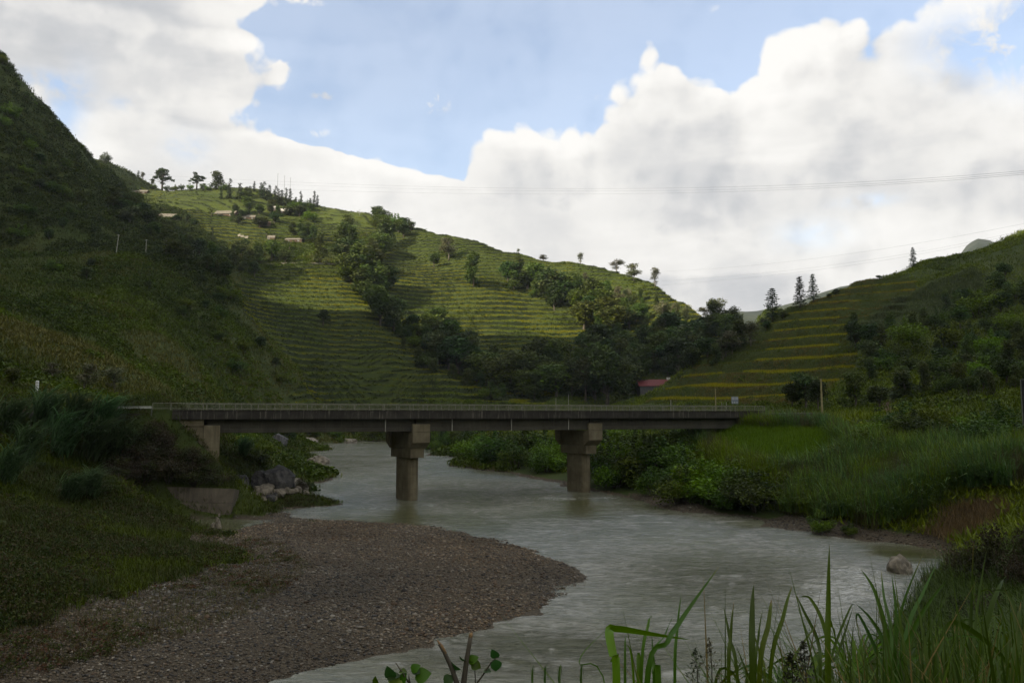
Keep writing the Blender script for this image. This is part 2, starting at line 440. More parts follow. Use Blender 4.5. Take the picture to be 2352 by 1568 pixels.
# left hillside
DP([(400, 915, 180), (250, 918, 145), (100, 895, 130), (0, 870, 130), (0, 750, 200), (0, 650, 270), (-200, 560, 280), (0, 580, 330), (60, 580, 333), (130, 582, 338), (190, 582, 342), (250, 584, 345), (320, 586, 350),
    (400, 592, 360), (480, 604, 375), (520, 630, 385), (545, 690, 395), (600, 760, 385), (640, 820, 372), (690, 880, 360), (250, 700, 265), (400, 700, 300), (200, 800, 190),
    (400, 800, 240), (550, 800, 320), (300, 860, 175), (500, 870, 260), (350, 640, 315), (550, 912, 300), (120, 640, 285), (650, 905, 340)])
# bench behind the crest, then the mountain
DP([(0, 581, 341), (130, 583, 350), (250, 586, 357), (400, 596, 372)])
DP([(0, 130, 430), (20, 165, 433), (60, 210, 445), (100, 250, 460), (145, 300, 480), (200, 350, 520), (228, 374, 560), (0, 450, 372), (0, 520, 355), (0, 300, 398), (100, 400, 415),
    (150, 500, 382), (200, 450, 430), (255, 440, 500), (330, 540, 430), (400, 578, 400), (225, 410, 530), (100, 540, 365), (60, 300, 425), (280, 500, 450), (-120, 60, 420), (-120, 300, 385)])
XP([(-420, 430, 235), (-440, 300, 270), (-430, 200, 400), (-400, 100, 500), (-390, 0, 540), (-390, -150, 540), (-230, 100, 150), (-150, 100, 75), (-250, 200, 170), (-240, 0, 170), (-120, 40, 40), (-520, 0, 520),  # unseen crest beyond the frame, shaped so its shadow covers the valley
    (-520, 250, 330), (-250, 270, 135), (-330, 330, 172), (-320, 560, 170), (-400, 600, 190), (-480, 500, 250), (-520, 700, 200), (-240, -150, 220), (-340, 180, 300)])
DP([(240, 380, 690), (262, 382, 705), (300, 400, 720), (348, 430, 735), (290, 440, 680), (250, 440, 660), (240, 400, 660), (350, 470, 640), (310, 455, 655), (330, 500, 590), (400, 560, 500), (440, 600, 450), (200, 375, 760)])
# terraced hill
sky_pts = [(450, 434, 700), (520, 433, 705), (600, 436, 705), (660, 455, 700), (730, 474, 690), (790, 483, 675), (850, 492, 660), (960, 523, 640), (1040, 545, 622), (1100, 558, 612), (1200, 585, 590),
           (1300, 600, 572), (1390, 616, 556), (1450, 635, 540), (1500, 652, 522), (1580, 702, 492), (1640, 738, 467), (1700, 765, 440)]
DP(sky_pts)
for a, b, c in sky_pts:
    x, y, z = W(a, b, c); XP([(x * (1 + 32 / c), y + 32, z - 7), (x * (1 + 140 / c), y + 140, z - 60)])
DP([(400, 500, 620), (500, 460, 660), (620, 470, 668), (600, 520, 620), (500, 560, 585), (700, 560, 590), (750, 510, 640), (560, 610, 530), (640, 606, 545), (760, 606, 545), (620, 600, 552), (760, 600, 552), (560, 655, 475),
    (700, 622, 520), (830, 640, 510), (600, 700, 455), (750, 780, 440), (850, 700, 472), (650, 800, 408), (900, 800, 427), (1000, 852, 408), (1150, 912, 392), (700, 915, 355), (900, 915, 378),
    (1250, 922, 388), (1050, 918, 380), (950, 600, 590), (1080, 640, 550), (950, 700, 510), (1100, 720, 505), (1250, 700, 530), (1350, 740, 505), (1200, 780, 470), (1050, 780, 470), (1400, 680, 522),
    (1500, 760, 475), (1580, 790, 452), (1300, 830, 445), (1400, 880, 420), (1100, 850, 440), (1500, 900, 412), (1600, 860, 410), (1640, 800, 425), (880, 722, 490), (940, 800, 455), (1050, 872, 428),
    (1180, 905, 412), (850, 560, 620), (1200, 640, 565), (800, 640, 525)])
# valley behind the right hill
for px, D, z in [(1515, 405, 18), (1560, 350, 20), (1620, 365, 24), (1720, 390, 38), (1820, 410, 48), (1950, 425, 62), (2200, 440, 82), (2400, 450, 95), (1750, 470, 70), (1900, 560, 95), (2200, 600, 110)]:
    XP([((px - 1176) / F * D, D, z)])
DP([(1582, 866, 300), (1560, 893, 298), (1532, 912, 290), (1600, 832, 310), (1700, 782, 316), (1750, 748, 320), (1800, 712, 324), (1860, 692, 328), (1900, 682, 331), (1960, 652, 336), (2080, 630, 345), (2115, 606, 347), (2200, 590, 351), (2300, 552, 356),
    (2352, 538, 359), (2480, 500, 364), (1500, 922, 262), (1538, 924, 285), (1600, 925, 240), (1600, 880, 268), (1760, 930, 168), (1700, 868, 262), (1700, 925, 212), (1850, 850, 245), (1800, 905, 222),
    (1900, 938, 165), (2000, 900, 180), (2100, 900, 165), (2350, 900, 140), (2200, 800, 215), (2000, 800, 240), (2350, 750, 220), (2350, 650, 280), (2100, 700, 292), (1900, 740, 288), (2200, 960, 125),
    (2050, 960, 135), (2352, 985, 108), (1880, 800, 262), (1780, 790, 288), (2550, 900, 130), (2550, 700, 230), (2200, 870, 175)])
XP([(260, 330, 110), (300, 200, 110), (200, 100, 60), (400, 300, 150), (480, 600, 140), (450, 0, 150), (450, 900, 150), (0, 900, 60), (-450, 900, 150), (150, 850, 50), (120, 60, 25)])
# right flat beyond the river
DP([(1100, 1030, 260), (1150, 1045, 200), (1300, 1062, 172), (1450, 1075, 150), (1300, 1010, 260), (1080, 1005, 320), (1450, 1000, 225), (1000, 1010, 345), (1600, 1085, 124), (1600, 1010, 150),
    (1750, 1010, 132), (1900, 1020, 118), (1800, 1100, 106), (2000, 1155, 90), (2180, 1165, 81), (2200, 1080, 92), (2340, 1080, 82), (2340, 1180, 72), (2280, 1235, 68), (2050, 1060, 104),
    (2200, 1010, 108), (1760, 978, 140), (1900, 975, 138), (1500, 960, 250), (1350, 965, 300), (1200, 960, 350)])
ctrl = np.array(ctrl, float)
_, ui = np.unique(np.round(ctrl[:, :2], 1), axis=0, return_index=True); ctrl = ctrl[ui]
MQ = 6.0


def kern(ax, ay, bx, by): return np.sqrt((ax[:, None] - bx[None]) ** 2 + (ay[:, None] - by[None]) ** 2 + MQ * MQ)


n = len(ctrl); A = np.zeros((n + 3, n + 3)); A[:n, :n] = -kern(ctrl[:, 0], ctrl[:, 1], ctrl[:, 0], ctrl[:, 1]); A[:n, :n] += np.eye(n) * 0.15
A[:n, n] = 1; A[:n, n + 1] = ctrl[:, 0]; A[:n, n + 2] = ctrl[:, 1]; A[n:, :n] = A[:n, n:].T
sol = np.linalg.solve(A, np.r_[ctrl[:, 2], 0, 0, 0])
GX0, GY0, GS = -620.0, -240.0, 3.0
gx = np.arange(GX0, 621, GS); gy = np.arange(GY0, 1000, GS)
HG = np.zeros((len(gx), len(gy)))
for i in range(len(gx)):
    HG[i] = -kern(np.full(len(gy), gx[i]), gy, ctrl[:, 0], ctrl[:, 1]) @ sol[:n] + sol[n] + sol[n + 1] * gx[i] + sol[n + 2] * gy


def H0(x, y):
    u = np.clip((x - GX0) / GS, 0, len(gx) - 1.01); v = np.clip((y - GY0) / GS, 0, len(gy) - 1.01)
    i = u.astype(int); j = v.astype(int); a = u - i; b = v - j
    return (HG[i, j] * (1 - a) + HG[i + 1, j] * a) * (1 - b) + (HG[i, j + 1] * (1 - a) + HG[i + 1, j + 1] * a) * b


# regions, outlined in the world by points of the terrain (their projected position)
P_TERR = [(545, 655), (640, 612), (840, 600), (880, 500), (730, 465), (560, 425), (300, 430), (440, 500), (500, 560), (760, 560), (980, 500), (1100, 545), (1400, 600), (1600, 690), (1760, 770),
          (1640, 830), (1560, 800), (1330, 880), (1250, 930), (640, 930), (700, 870), (560, 720)]
P_TERR2 = [(1480, 930), (1590, 850), (1770, 720), (1960, 640), (2110, 640), (2080, 720), (1980, 760), (1960, 860), (1880, 930)]
P_GRAV = [(380, 1700), (540, 1600), (830, 1530), (1070, 1470), (1250, 1405), (1370, 1335), (1340, 1290), (1190, 1240), (1050, 1210), (900, 1190), (640, 1180), (570, 1195), (520, 1235), (420, 1225), (445, 1255),
          (560, 1272), (560, 1300), (450, 1305), (360, 1330), (260, 1365), (90, 1425), (-60, 1470), (-300, 1580), (-200, 1800)]
P_GR2 = [(1440, 1135), (1560, 1145), (1640, 1175), (1720, 1200), (1550, 1200)]
P_GR3 = [(1760, 1190), (1860, 1185), (2050, 1215), (2180, 1225), (2200, 1290), (2000, 1270), (1850, 1250)]
P_DIRT = [(2110, 1222), (2160, 1172), (2230, 1142), (2310, 1130), (2330, 1160), (2300, 1205), (2180, 1240)]
P_GR4 = [(960, 1035), (1080, 1045), (1150, 1065), (1160, 1090), (1000, 1060)]
P_SOIL = [(2020, 925), (2045, 915), (2060, 945), (2035, 985)]


def soft(px, py, poly, jit):
    jx = fbm(px, py, 60, 3) * jit; jy = fbm(px + 400, py, 60, 3) * jit
    return inpoly(px + jx, py + jy, poly)


def terrace_amount(px, py):
    a = np.zeros(px.shape)
    a[inpoly(px, py, P_TERR)] = 0.9; a[inpoly(px, py, P_TERR2)] = 1.0
    return a


STEP = 3.2


def Hfull(x, y, info=False):
    h = H0(x, y)
    near = np.clip(y / 350, 0.0, 1)
    land = sstep(h, 0.3, 3.0)
    px, py = proj(x, np.maximum(y, 1.5), h)
    ta = terrace_amount(px, py)
    hill = sstep(h, 12, 30)
    h = h + land * (fbm(x, y, 34, 3) * 2.6 * near * (1 - 0.45 * (ta > 0)) + fbm(x, y, 9, 4) * (0.35 + 1.0 * near) * (1 - 0.65 * (ta > 0)))
    h = h + fbm(x, y, 3.0, 3) * 0.10 * sstep(y, 8, 30)
    mt = sstep(-x / np.maximum(y, 1), 0.36, 0.5) * sstep(y, 330, 400)
    h = h + mt * fbm(x + 90, y, 24, 4) * 4.0
    rh_ = (x > 0) & (y < 352)
    stp = np.where(rh_, 4.3, 3.5)
    w = h / stp + fbm(x, y, 60, 2) * np.where(rh_, .35, 1.3) + fbm(x, y, 13, 3) * np.where(rh_, .05, .34)
    k = np.floor(w); t = w - k
    brk = sstep(fbm(x + 77, y, 24, 3), -0.40, 0.08)
    ta = np.where(rh_, ta, ta * (0.35 + .65 * brk))
    t1 = np.where(t < 0.58, t * 0.42, 0.2436 + 0.7564 * sstep(t, 0.58, 0.90))
    t2_ = np.where(t < 0.50, t * 0.10, 0.05 + 0.95 * sstep(t, 0.50, 0.92))
    tt = np.where(rh_, t2_, t1)
    ht = h + (tt - t) * stp
    h2 = h * (1 - ta) + ht * ta
    if info: return h2, px, py, ta, t
    return h2


# fan-shaped grid: finer rows close by
ys = [3.0]
while ys[-1] < 900:
    y = ys[-1]; ys.append(y + (max(0.055 * (y / 8) ** 0.9, 0.05) if y < 60 else (min(0.0058 * y + 0.02, 0.95) if y < 640 else 3.0)))
ys = np.array(ys); ts = np.linspace(-0.72, 0.72, 1000)
YY, TT = np.meshgrid(ys, ts, indexing='ij'); XX = TT * YY
ZZ, PX, PY, TA, TF = Hfull(XX, YY, True)
ZZ = np.maximum(ZZ, -1.2)
R, Cn = ZZ.shape
elev = (ZZ - CZ) / YY
vis_h = np.maximum.accumulate(np.where(np.isfinite(elev), elev, -9), axis=0)
VIS = elev + 3.0 / YY > vis_h                                       # seen (with a margin) from around the camera
gv = soft(PX, PY, P_GRAV, 26); g2 = soft(PX, PY, P_GR2, 8) | soft(PX, PY, P_GR3, 12) | soft(PX, PY, P_GR4, 5)
dt = soft(PX, PY, P_DIRT, 16) | soft(PX, PY, P_SOIL, 8)
onright = XX > 0
GRAV = (gv & (YY < 110)) | (g2 & (YY > 60) & (YY < 260) & (ZZ < 2.2)) | ((ZZ < 0.18) & (YY > 20))
DIRT = (dt & (YY > 50) & (YY < 170) & onright & ~GRAV)
print("terrain", R, Cn, "ctrl", n)

mat_ter, T = newmat('terrain_surface')
at = T.n('ShaderNodeAttribute', attribute_name='col'); sp = T.n('ShaderNodeSeparateColor', ins={0: at.outputs[0]})
tc = T.n('ShaderNodeTexCoord'); oc = tc.outputs['Object']
n1 = T.noise(oc, 0.06, 6, 0.6, 0.3); n2 = T.noise(oc, 0.6, 8, 0.65); n3 = T.noise(oc, 4.0, 6, 0.7)
gcol = T.mix(T.smooth(n1, 0.38, 0.62), (0.036, 0.056, 0.013), (0.062, 0.078, 0.019))
gcol = T.mix(T.smooth(n2, 0.35, 0.68), gcol, (0.045, 0.062, 0.015))
gcol = T.mix(T.smooth(n3, 0.55, 0.75, 0, 0.6), gcol, (0.08, 0.07, 0.03))
terc = T.mix(T.smooth(n2, 0.38, 0.62), (0.060, 0.086, 0.014), (0.085, 0.105, 0.018))
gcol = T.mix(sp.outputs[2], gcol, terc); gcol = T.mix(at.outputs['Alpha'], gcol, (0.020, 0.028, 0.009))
v1 = T.n('ShaderNodeTexVoronoi', ins={'Vector': oc, 'Scale': 11.0}); v2 = T.n('ShaderNodeTexVoronoi', ins={'Vector': oc, 'Scale': 27.0})
sc1 = T.n('ShaderNodeSeparateColor', ins={0: v1.outputs['Color']}); sc2 = T.n('ShaderNodeSeparateColor', ins={0: v2.outputs['Color']})
st = T.mix(sc1.outputs[0], (0.05, 0.043, 0.034), (0.16, 0.13, 0.09)); st2 = T.mix(sc2.outputs[1], (0.04, 0.035, 0.028), (0.14, 0.112, 0.078))
st = T.mix(T.smooth(sc1.outputs[2], 0.35, 0.65), st, st2)
st = T.mix(T.smooth(n1, 0.4, 0.6, 0, 0.4), st, (0.075, 0.062, 0.042))
c = T.mix(sp.outputs[0], gcol, st)
dcol = T.mix(T.smooth(n2, 0.35, 0.65), (0.085, 0.070, 0.036), (0.15, 0.122, 0.066)); dcol = T.mix(T.smooth(n3, 0.4, 0.6), dcol, (0.10, 0.065, 0.04))
c = T.mix(sp.outputs[1], c, dcol)
hb = T.m('ADD', T.m('MULTIPLY', v1.outputs[0], T.m('MULTIPLY', sp.outputs[0], -1.2)), T.m('ADD', n3, T.m('MULTIPLY', n2, 2.0)))
finish(T, c, 0.92, 0.15, hb, 0.7, 0.12)

cR = GRAV.astype(float); cG = DIRT.astype(float)
cB = np.clip(TA, 0, 1) * (1 - sstep(TF, 0.52, 0.60)) * (0.6 + 0.4 * fbm(XX, YY, 20, 3))
cA = np.clip(TA, 0, 1) * (YY > 345) * sstep(TF, 0.60, 0.66) * (1 - sstep(TF, 0.88, 0.94))  # riser bands: weedy earth, darkened further to stand in for shadow lines
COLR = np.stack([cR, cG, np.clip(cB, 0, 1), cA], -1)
idx = np.arange(R * Cn).reshape(R, Cn)
fx = (XX[:-1, :-1] + XX[1:, 1:]) / 2; fy = (YY[:-1, :-1] + YY[1:, 1:]) / 2; fpx = PX[:-1, :-1]; fpy = PY[:-1, :-1]; ft = fx / fy
cls = np.full(fx.shape, 2)                                       # 2 = right bank
nearb = (fy < 27) | ((fx > 20 + (fy - 27) * 0.30) & (fy < 62) & (fx > 14)); left = (ft < -0.10) & (fy < 125)
cls[left] = 1
cls[(fy >= 125) & (ft < -0.27)] = 4
cls[(fy >= 350) & (ft >= -0.335) & (fpx < 1700)] = 5
cls[(fy >= 350) & (ft < -0.10) & (fpx > 545)] = 5
cls[(fy >= 450) & (fpx > 235) & (fpy < 600)] = 5
cls[(fy >= 352) & (fpx <= 545) & (fpy > 200) & ((fy < 450) | (fpx <= 235))] = 6
cls[(fy < 352) & (fy >= 125) & (ft < -0.1) & (ft >= -0.27)] = 4
cls[(fy >= 160) & (ft > 0.17)] = 7
cls[(fy >= 130) & (fpx > 1900)] = 7
cls[nearb] = 0
cls[GRAV[:-1, :-1] & left & (fy > 28)] = 3
names = {0: 'near_bank', 1: 'left_bank', 2: 'right_bank', 3: 'gravel_bar', 4: 'left_hillside', 5: 'terraced_hill', 6: 'mountain', 7: 'right_hill'}
quads = np.stack([idx[:-1, :-1], idx[:-1, 1:], idx[1:, 1:], idx[1:, :-1]], -1)
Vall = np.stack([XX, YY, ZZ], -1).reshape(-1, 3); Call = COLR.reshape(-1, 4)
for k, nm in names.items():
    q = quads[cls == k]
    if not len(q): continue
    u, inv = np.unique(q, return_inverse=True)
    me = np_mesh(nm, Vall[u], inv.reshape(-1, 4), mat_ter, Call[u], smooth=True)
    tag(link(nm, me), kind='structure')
# wings: the same valley beside and behind the camera, coarser, with the crest raised for its shadow
wx = np.arange(-600, 601, 7.0); wy = np.arange(-230, 960, 7.0)
WX, WY = np.meshgrid(wx, wy, indexing='ij'); WZ = H0(WX, WY) + fbm(WX, WY, 40, 4) * 5 * sstep(H0(WX, WY), 20, 60)
inner = (np.abs(WX) < 0.70 * WY - 6) & (WY > 6) & (WY < 880); WZ = np.where(inner, WZ - 30, WZ)
keep = ~((np.abs(WX) < 0.70 * WY - 14) & (WY < 870) & (WY > 22))
wi = np.arange(WX.size).reshape(WX.shape); q = np.stack([wi[:-1, :-1], wi[1:, :-1], wi[1:, 1:], wi[:-1, 1:]], -1)
kk = keep[:-1, :-1] & keep[1:, 1:] & keep[1:, :-1] & keep[:-1, 1:]
WZ = np.where((np.hypot(WX, WY) < 14), WZ - 1.5, WZ)
Vw = np.stack([WX, WY, WZ], -1).reshape(-1, 3); q = q[kk]; u, inv = np.unique(q, return_inverse=True)
tag(link('hills', np_mesh('hills', Vw[u], inv.reshape(-1, 4), mat_ter, np.zeros((len(u), 3)), smooth=True)), kind='structure')
mb = MB(); mb.v = [(-1700, -400, -3), (1700, -400, -3), (1700, 2250, -3), (-1700, 2250, -3)]; mb.f = [(0, 1, 2, 3)]
tag(mb.obj('ground', M['bed']), kind='structure')


def terrain_z(x, y): return float(Hfull(np.array([float(x)]), np.array([float(y)]))[0])


def hit(px, py, dmin=20.0):
    """first point of the terrain met by the sight line of a photo position"""
    d = ray(px, py); yy = np.r_[np.arange(dmin, 200, 0.35), np.arange(200, 890, 0.9)]
    t = yy / d[1]; x = d[0] * t; z = CZ + d[2] * t; h = np.maximum(Hfull(x, yy), 0.0)
    b = np.nonzero(z <= h)[0]
    if len(b): i = b[0]
    else: i = int(np.argmin(np.where(yy < 760, (z - h) / yy, 9)))
    return x[i], yy[i], float(h[i])

# ------------------------------------------------------------------ river
ry = [23.0]
while ry[-1] < 430: ry.append(ry[-1] * 1.0046)
rt = np.linspace(-0.75, 0.72, 720)
RY, RT = np.meshgrid(np.array(ry), rt, indexing='ij'); RX = RT * RY
RPX, RPY = proj(RX, RY, np.zeros_like(RX))


def blob(cx, cy, rx, ry_): return np.exp(-(((RPX - cx) / rx) ** 2 + ((RPY - cy) / ry_) ** 2))


rapid = np.clip(blob(1960, 1345, 110, 45) + 0.7 * blob(1880, 1385, 110, 30) + 0.35 * blob(1250, 1150, 160, 22) + 0.2 * blob(1300, 1440, 260, 60) + .35 * blob(1010, 1190, 90, 14)
                + 0.8 * blob(1945, 1310, 40, 10), 0, 1)
calm = np.clip(blob(2090, 1270, 130, 20) + blob(480, 1210, 110, 25) + blob(936, 1182, 36, 34) + blob(1335, 1155, 36, 26) + .6 * blob(1560, 1160, 100, 20) + .5 * blob(1150, 1090, 150, 20), 0, 1)
RZ = (fbm(RX * 0.6, RY, 7.0, 3, 0.5) * 0.26 + fbm(RX * 0.75, RY * 1.3, 2.6, 4, 0.6) * 0.15 + fbm(RX * .7, RY * 1.6, 0.8, 2) * 0.035) * (1 - 0.85 * np.clip(calm, 0, 1)) * (0.55 + 0.6 * (0.5 + 0.5 * fbm(RX, RY, 22, 2))) + rapid * (fbm(RX, RY * 1.7, 1.6, 4) * 0.30 + 0.06)
foam = np.clip(rapid * 1.0, 0, 1)
foam += 0.8 * (blob(1390, 1143, 50, 4) + blob(1275, 1145, 60, 5) + blob(985, 1160, 26, 6) + blob(870, 1168, 90, 4) + .5 * blob(640, 1165, 60, 7))
depth_mud = calm
chop = np.clip(blob(1120, 1130, 190, 34) + blob(1250, 1500, 330, 60) + .8 * blob(800, 1060, 130, 30) + .7 * blob(1650, 1330, 260, 70) + .22, 0, .85) * (1 - .9 * np.clip(calm, 0, 1))
mat_riv, T = newmat('river_water')
at = T.n('ShaderNodeAttribute', attribute_name='col'); sp = T.n('ShaderNodeSeparateColor', ins={0: at.outputs[0]})
tc = T.n('ShaderNodeTexCoord'); oc = tc.outputs['Object']
mp = T.n('ShaderNodeMapping', ins={0: oc}); mp.inputs['Scale'].default_value = (0.5, 1.5, 1.0); mp.inputs['Rotation'].default_value = (0, 0, 0.12)
w1 = T.noise(mp.outputs[0], 0.55, 9, 0.66, 0.8); w2 = T.noise(mp.outputs[0], 5.0, 4, 0.6, 0.3)
fo = T.noise(mp.outputs[0], 2.4, 8, 0.72, 1.0); big = T.noise(oc, 0.09, 4, 0.55, 0.8)
fm = T.m('ADD', T.m('MULTIPLY', sp.outputs[0], 0.20), T.m('SUBTRACT', fo, 0.665))  # foam; the low cut also scatters painted glints over the whole river
foam_glint = T.smooth(fm, 0.0, 0.16)
mud_sheen = T.mix(T.smooth(big, 0.40, 0.60), (0.15, 0.155, 0.095), (0.285, 0.28, 0.23))
w3 = T.noise(mp.outputs[0], 1.7, 6, 0.6, 0.9)
mud_sheen = T.mix(T.smooth(w3, 0.36, 0.64), mud_sheen, (0.115, 0.122, 0.08)); mud_sheen = T.mix(T.smooth(w1, 0.52, 0.70, 0, .7), mud_sheen, (0.38, 0.375, 0.33))  # ripple pattern darkens and pales the silt: water highlights put into the colour
mud_sheen = T.mix(sp.outputs[1], mud_sheen, (0.085, 0.09, 0.04))
c = T.mix(foam_glint, mud_sheen, (0.52, 0.52, 0.49))
rg = T.m('ADD', T.smooth(big, 0.35, 0.65, 0.05, 0.14), T.m('MULTIPLY', foam_glint, 0.5))
p = finish(T, c, rg, 0.5, T.m('ADD', T.m('ADD', w1, T.m('MULTIPLY', w3, 0.7)), T.m('MULTIPLY', w2, 0.30)), 1.0, 0.9)
p.inputs['IOR'].default_value = 1.5
for nd in mat_riv.node_tree.nodes:
    if nd.bl_idname == 'ShaderNodeBump': T.link(T.m('MULTIPLY', sp.outputs[2], 1.0), nd.inputs['Strength'])
ri = np.arange(RX.size).reshape(RX.shape); q = np.stack([ri[:-1, :-1], ri[:-1, 1:], ri[1:, 1:], ri[1:, :-1]], -1)
hh = H0(RX, RY); under = hh < 1.6
kk = under[:-1, :-1] | under[1:, 1:] | under[1:, :-1] | under[:-1, 1:]
V = np.stack([RX, RY, RZ], -1).reshape(-1, 3); C3 = np.stack([np.clip(foam, 0, 1), depth_mud, chop], -1).reshape(-1, 3)
q = q[kk]; u, inv = np.unique(q, return_inverse=True)
tag(link('river', np_mesh('river', V[u], inv.reshape(-1, 4), mat_riv, C3[u], smooth=True)), kind='structure')

# ------------------------------------------------------------------ foliage builders
LEAFG = [(0.022, 0.038, 0.012), (0.036, 0.055, 0.016), (0.030, 0.048, 0.018), (0.050, 0.068, 0.020)]


def pick(cols, n, r, jit=0.25):
    c = np.array(cols)[r.integers(0, len(cols), n)]
    return c * (1 + jit * (r.random((n, 1)) * 2 - 1))


def leaf_quads(P, size, r, up=0.0, asp=0.5):
    """rhombic leaf clusters at P"""
    n = len(P); a = r.normal(size=(n, 3)); a[:, 2] *= (1 - up) if up < 1 else 0.1; a /= np.linalg.norm(a, axis=1)[:, None] + 1e-9
    b = r.normal(size=(n, 3)); b -= a * (a * b).sum(1)[:, None]; b /= np.linalg.norm(b, axis=1)[:, None] + 1e-9
    s = (size if np.ndim(size) else np.full(n, size)) * (0.6 + 0.8 * r.random(n)); s = s[:, None]
    V = np.stack([P + a * s, P + b * s * asp, P - a * s, P - b * s * asp], 1).reshape(-1, 3)
    return V, np.arange(n * 4).reshape(n, 4)


def ribbons(B, az, L, lean, droop, wid, segs, cols):
    """tapering bent blades: B (n,3) bases, az heading, L length"""
    n = len(B); h = np.stack([np.cos(az), np.sin(az), np.zeros(n)], -1); sdir = np.stack([-np.sin(az), np.cos(az), np.zeros(n)], -1)
    s = np.linspace(0, 1, segs + 1); up = np.array([0, 0, 1.0])
    rows = []
    for k, t in enumerate(s):
        ctr = B + h * (L * (lean * t + droop * t * t))[:, None] + up * (L * (t * np.sqrt(np.clip(1 - lean ** 2, 0.1, 1)) - 0.75 * droop * t ** 2.4))[:, None]
        w = wid * (0.75 + 0.5 * t - 1.22 * t ** 2.2) if segs > 1 else wid * (1 - t * 0.95)
        rows.append(np.stack([ctr - sdir * w[:, None] / 2, ctr + sdir * w[:, None] / 2], 1))
    V = np.stack(rows, 1)                                            # n, segs+1, 2, 3
    base = (np.arange(n) * (segs + 1) * 2)[:, None]; q = []
    for k in range(segs):
        q.append(np.concatenate([base + 2 * k, base + 2 * k + 1, base + 2 * k + 3, base + 2 * k + 2], 1))
    return V.reshape(-1, 3), np.concatenate(q), np.repeat(cols, (segs + 1) * 2, 0)


def merge(parts):
    V, Fc, C = [], [], []; o = 0
    for v, f, c in parts: V.append(v); Fc.append(f + o); C.append(c); o += len(v)
    return np.concatenate(V), np.concatenate(Fc), np.concatenate(C)


def crown(blobs, nleaf, size, cols, r, shell=0.5, jit=0.3, rough=0.35, asp=0.5):
    B = np.array(blobs, float); wgt = (B[:, 3] * B[:, 4] + B[:, 3] * B[:, 5]); wgt /= wgt.sum()
    k = r.choice(len(B), nleaf, p=wgt); d = r.normal(size=(nleaf, 3)); d /= np.linalg.norm(d, axis=1)[:, None]
    ph = r.random((len(B), 3)) * 6.28
    lump = np.sin(d[:, 0] * 5 + ph[k, 0]) * np.sin(d[:, 1] * 5 + ph[k, 1]) * np.sin(d[:, 2] * 4 + ph[k, 2]) + .5 * np.sin(d[:, 0] * 11 + ph[k, 1]) * np.sin(d[:, 2] * 11 + ph[k, 0])
    rad = (shell + (1 - shell) * r.random(nleaf) ** 0.6) * (1 + rough * lump) + r.normal(size=nleaf) * 0.05
    P = B[k, :3] + d * rad[:, None] * B[k, 3:6]
    V, q = leaf_quads(P, size, r, 0.2, asp)
    bc = pick(cols, len(B), r, 0.15)
    C = bc[k] * (1 + jit * (r.random((nleaf, 1)) * 2 - 1)) * (1 + 0.25 * np.clip(lump, -1, 1))[:, None]
    return V, q, np.repeat(C, 4, 0)


PROTO = {}


def add_proto(kind, tr, cr, w, h, barkm='bark', leafm='leaf'):
    V, q, C = cr
    PROTO.setdefault(kind, []).append((tr.mesh(kind + '_trunk', M[barkm], smooth=True) if tr else None, np_mesh(kind + '_crown', V, q, M[leafm], np.clip(C, 0, 1)), w, h))


for sdv in range(5):                                                 # round broadleaf trees, 10 m
    r = np.random.default_rng(20 + sdv); bl = []; tr = MB()
    th = 2.6
    tr.tube([(0, 0, -1.5), (0.1, 0, 1), (0.15, 0.1, th), (0.1, 0.2, 5.5)], [0.32, 0.26, 0.2, 0.08], 6)
    for k in range(11):
        a = r.random() * 6.28; rr = r.random() ** .6 * 2.7; z = 3.0 + r.random() * 5.2
        rr *= 1.0 - abs(z - 5) / 9
        bx, by = math.cos(a) * rr, math.sin(a) * rr; s = 1.0 + r.random() * 1.0
        bl.append((bx, by, z, s, s, s * 0.85)); tr.tube([(0.12, 0.1, th - 0.4 + .3 * k / 11), (bx * .6, by * .6, z - .9), (bx, by, z)], [0.12, 0.07, 0.03], 5)
    bl.append((0, 0, 5.5, 2.0, 2.0, 2.4))
    add_proto('broad', tr, crown(bl, 2300, 0.30, [[LEAFG[0], LEAFG[1], LEAFG[2]], [LEAFG[0], LEAFG[2]], [LEAFG[1], LEAFG[3], (0.06, 0.085, 0.02)], [LEAFG[0], LEAFG[1]], [LEAFG[2], (0.055, 0.07, 0.03)]][sdv], r), 7.4, 10)
for sdv in range(4):                                                 # tall plumed bamboo / narrow dense trees, 10 m
    r = np.random.default_rng(50 + sdv); bl = []; tr = MB()
    tr.tube([(0, 0, -1.5), (0, 0, 3), (0.2, 0, 7)], [0.2, 0.14, 0.05], 5)
    for k in range(10):
        z = 1.6 + k * 0.82; a = r.random() * 6.28; rr = (0.4 + r.random() * 1.3) * (1.15 - z / 11)
        s = 0.9 + r.random() * 0.55; bl.append((math.cos(a) * rr, math.sin(a) * rr, z, s, s, s * 1.15))
        tr.tube([(0, 0, z - 1), (math.cos(a) * rr, math.sin(a) * rr, z)], [0.08, 0.03], 4)
    add_proto('plume', tr, crown(bl, 2000, 0.30, [LEAFG[1], LEAFG[2], (0.05, 0.068, 0.022)], r, 0.45, asp=.35), 4.6, 10)
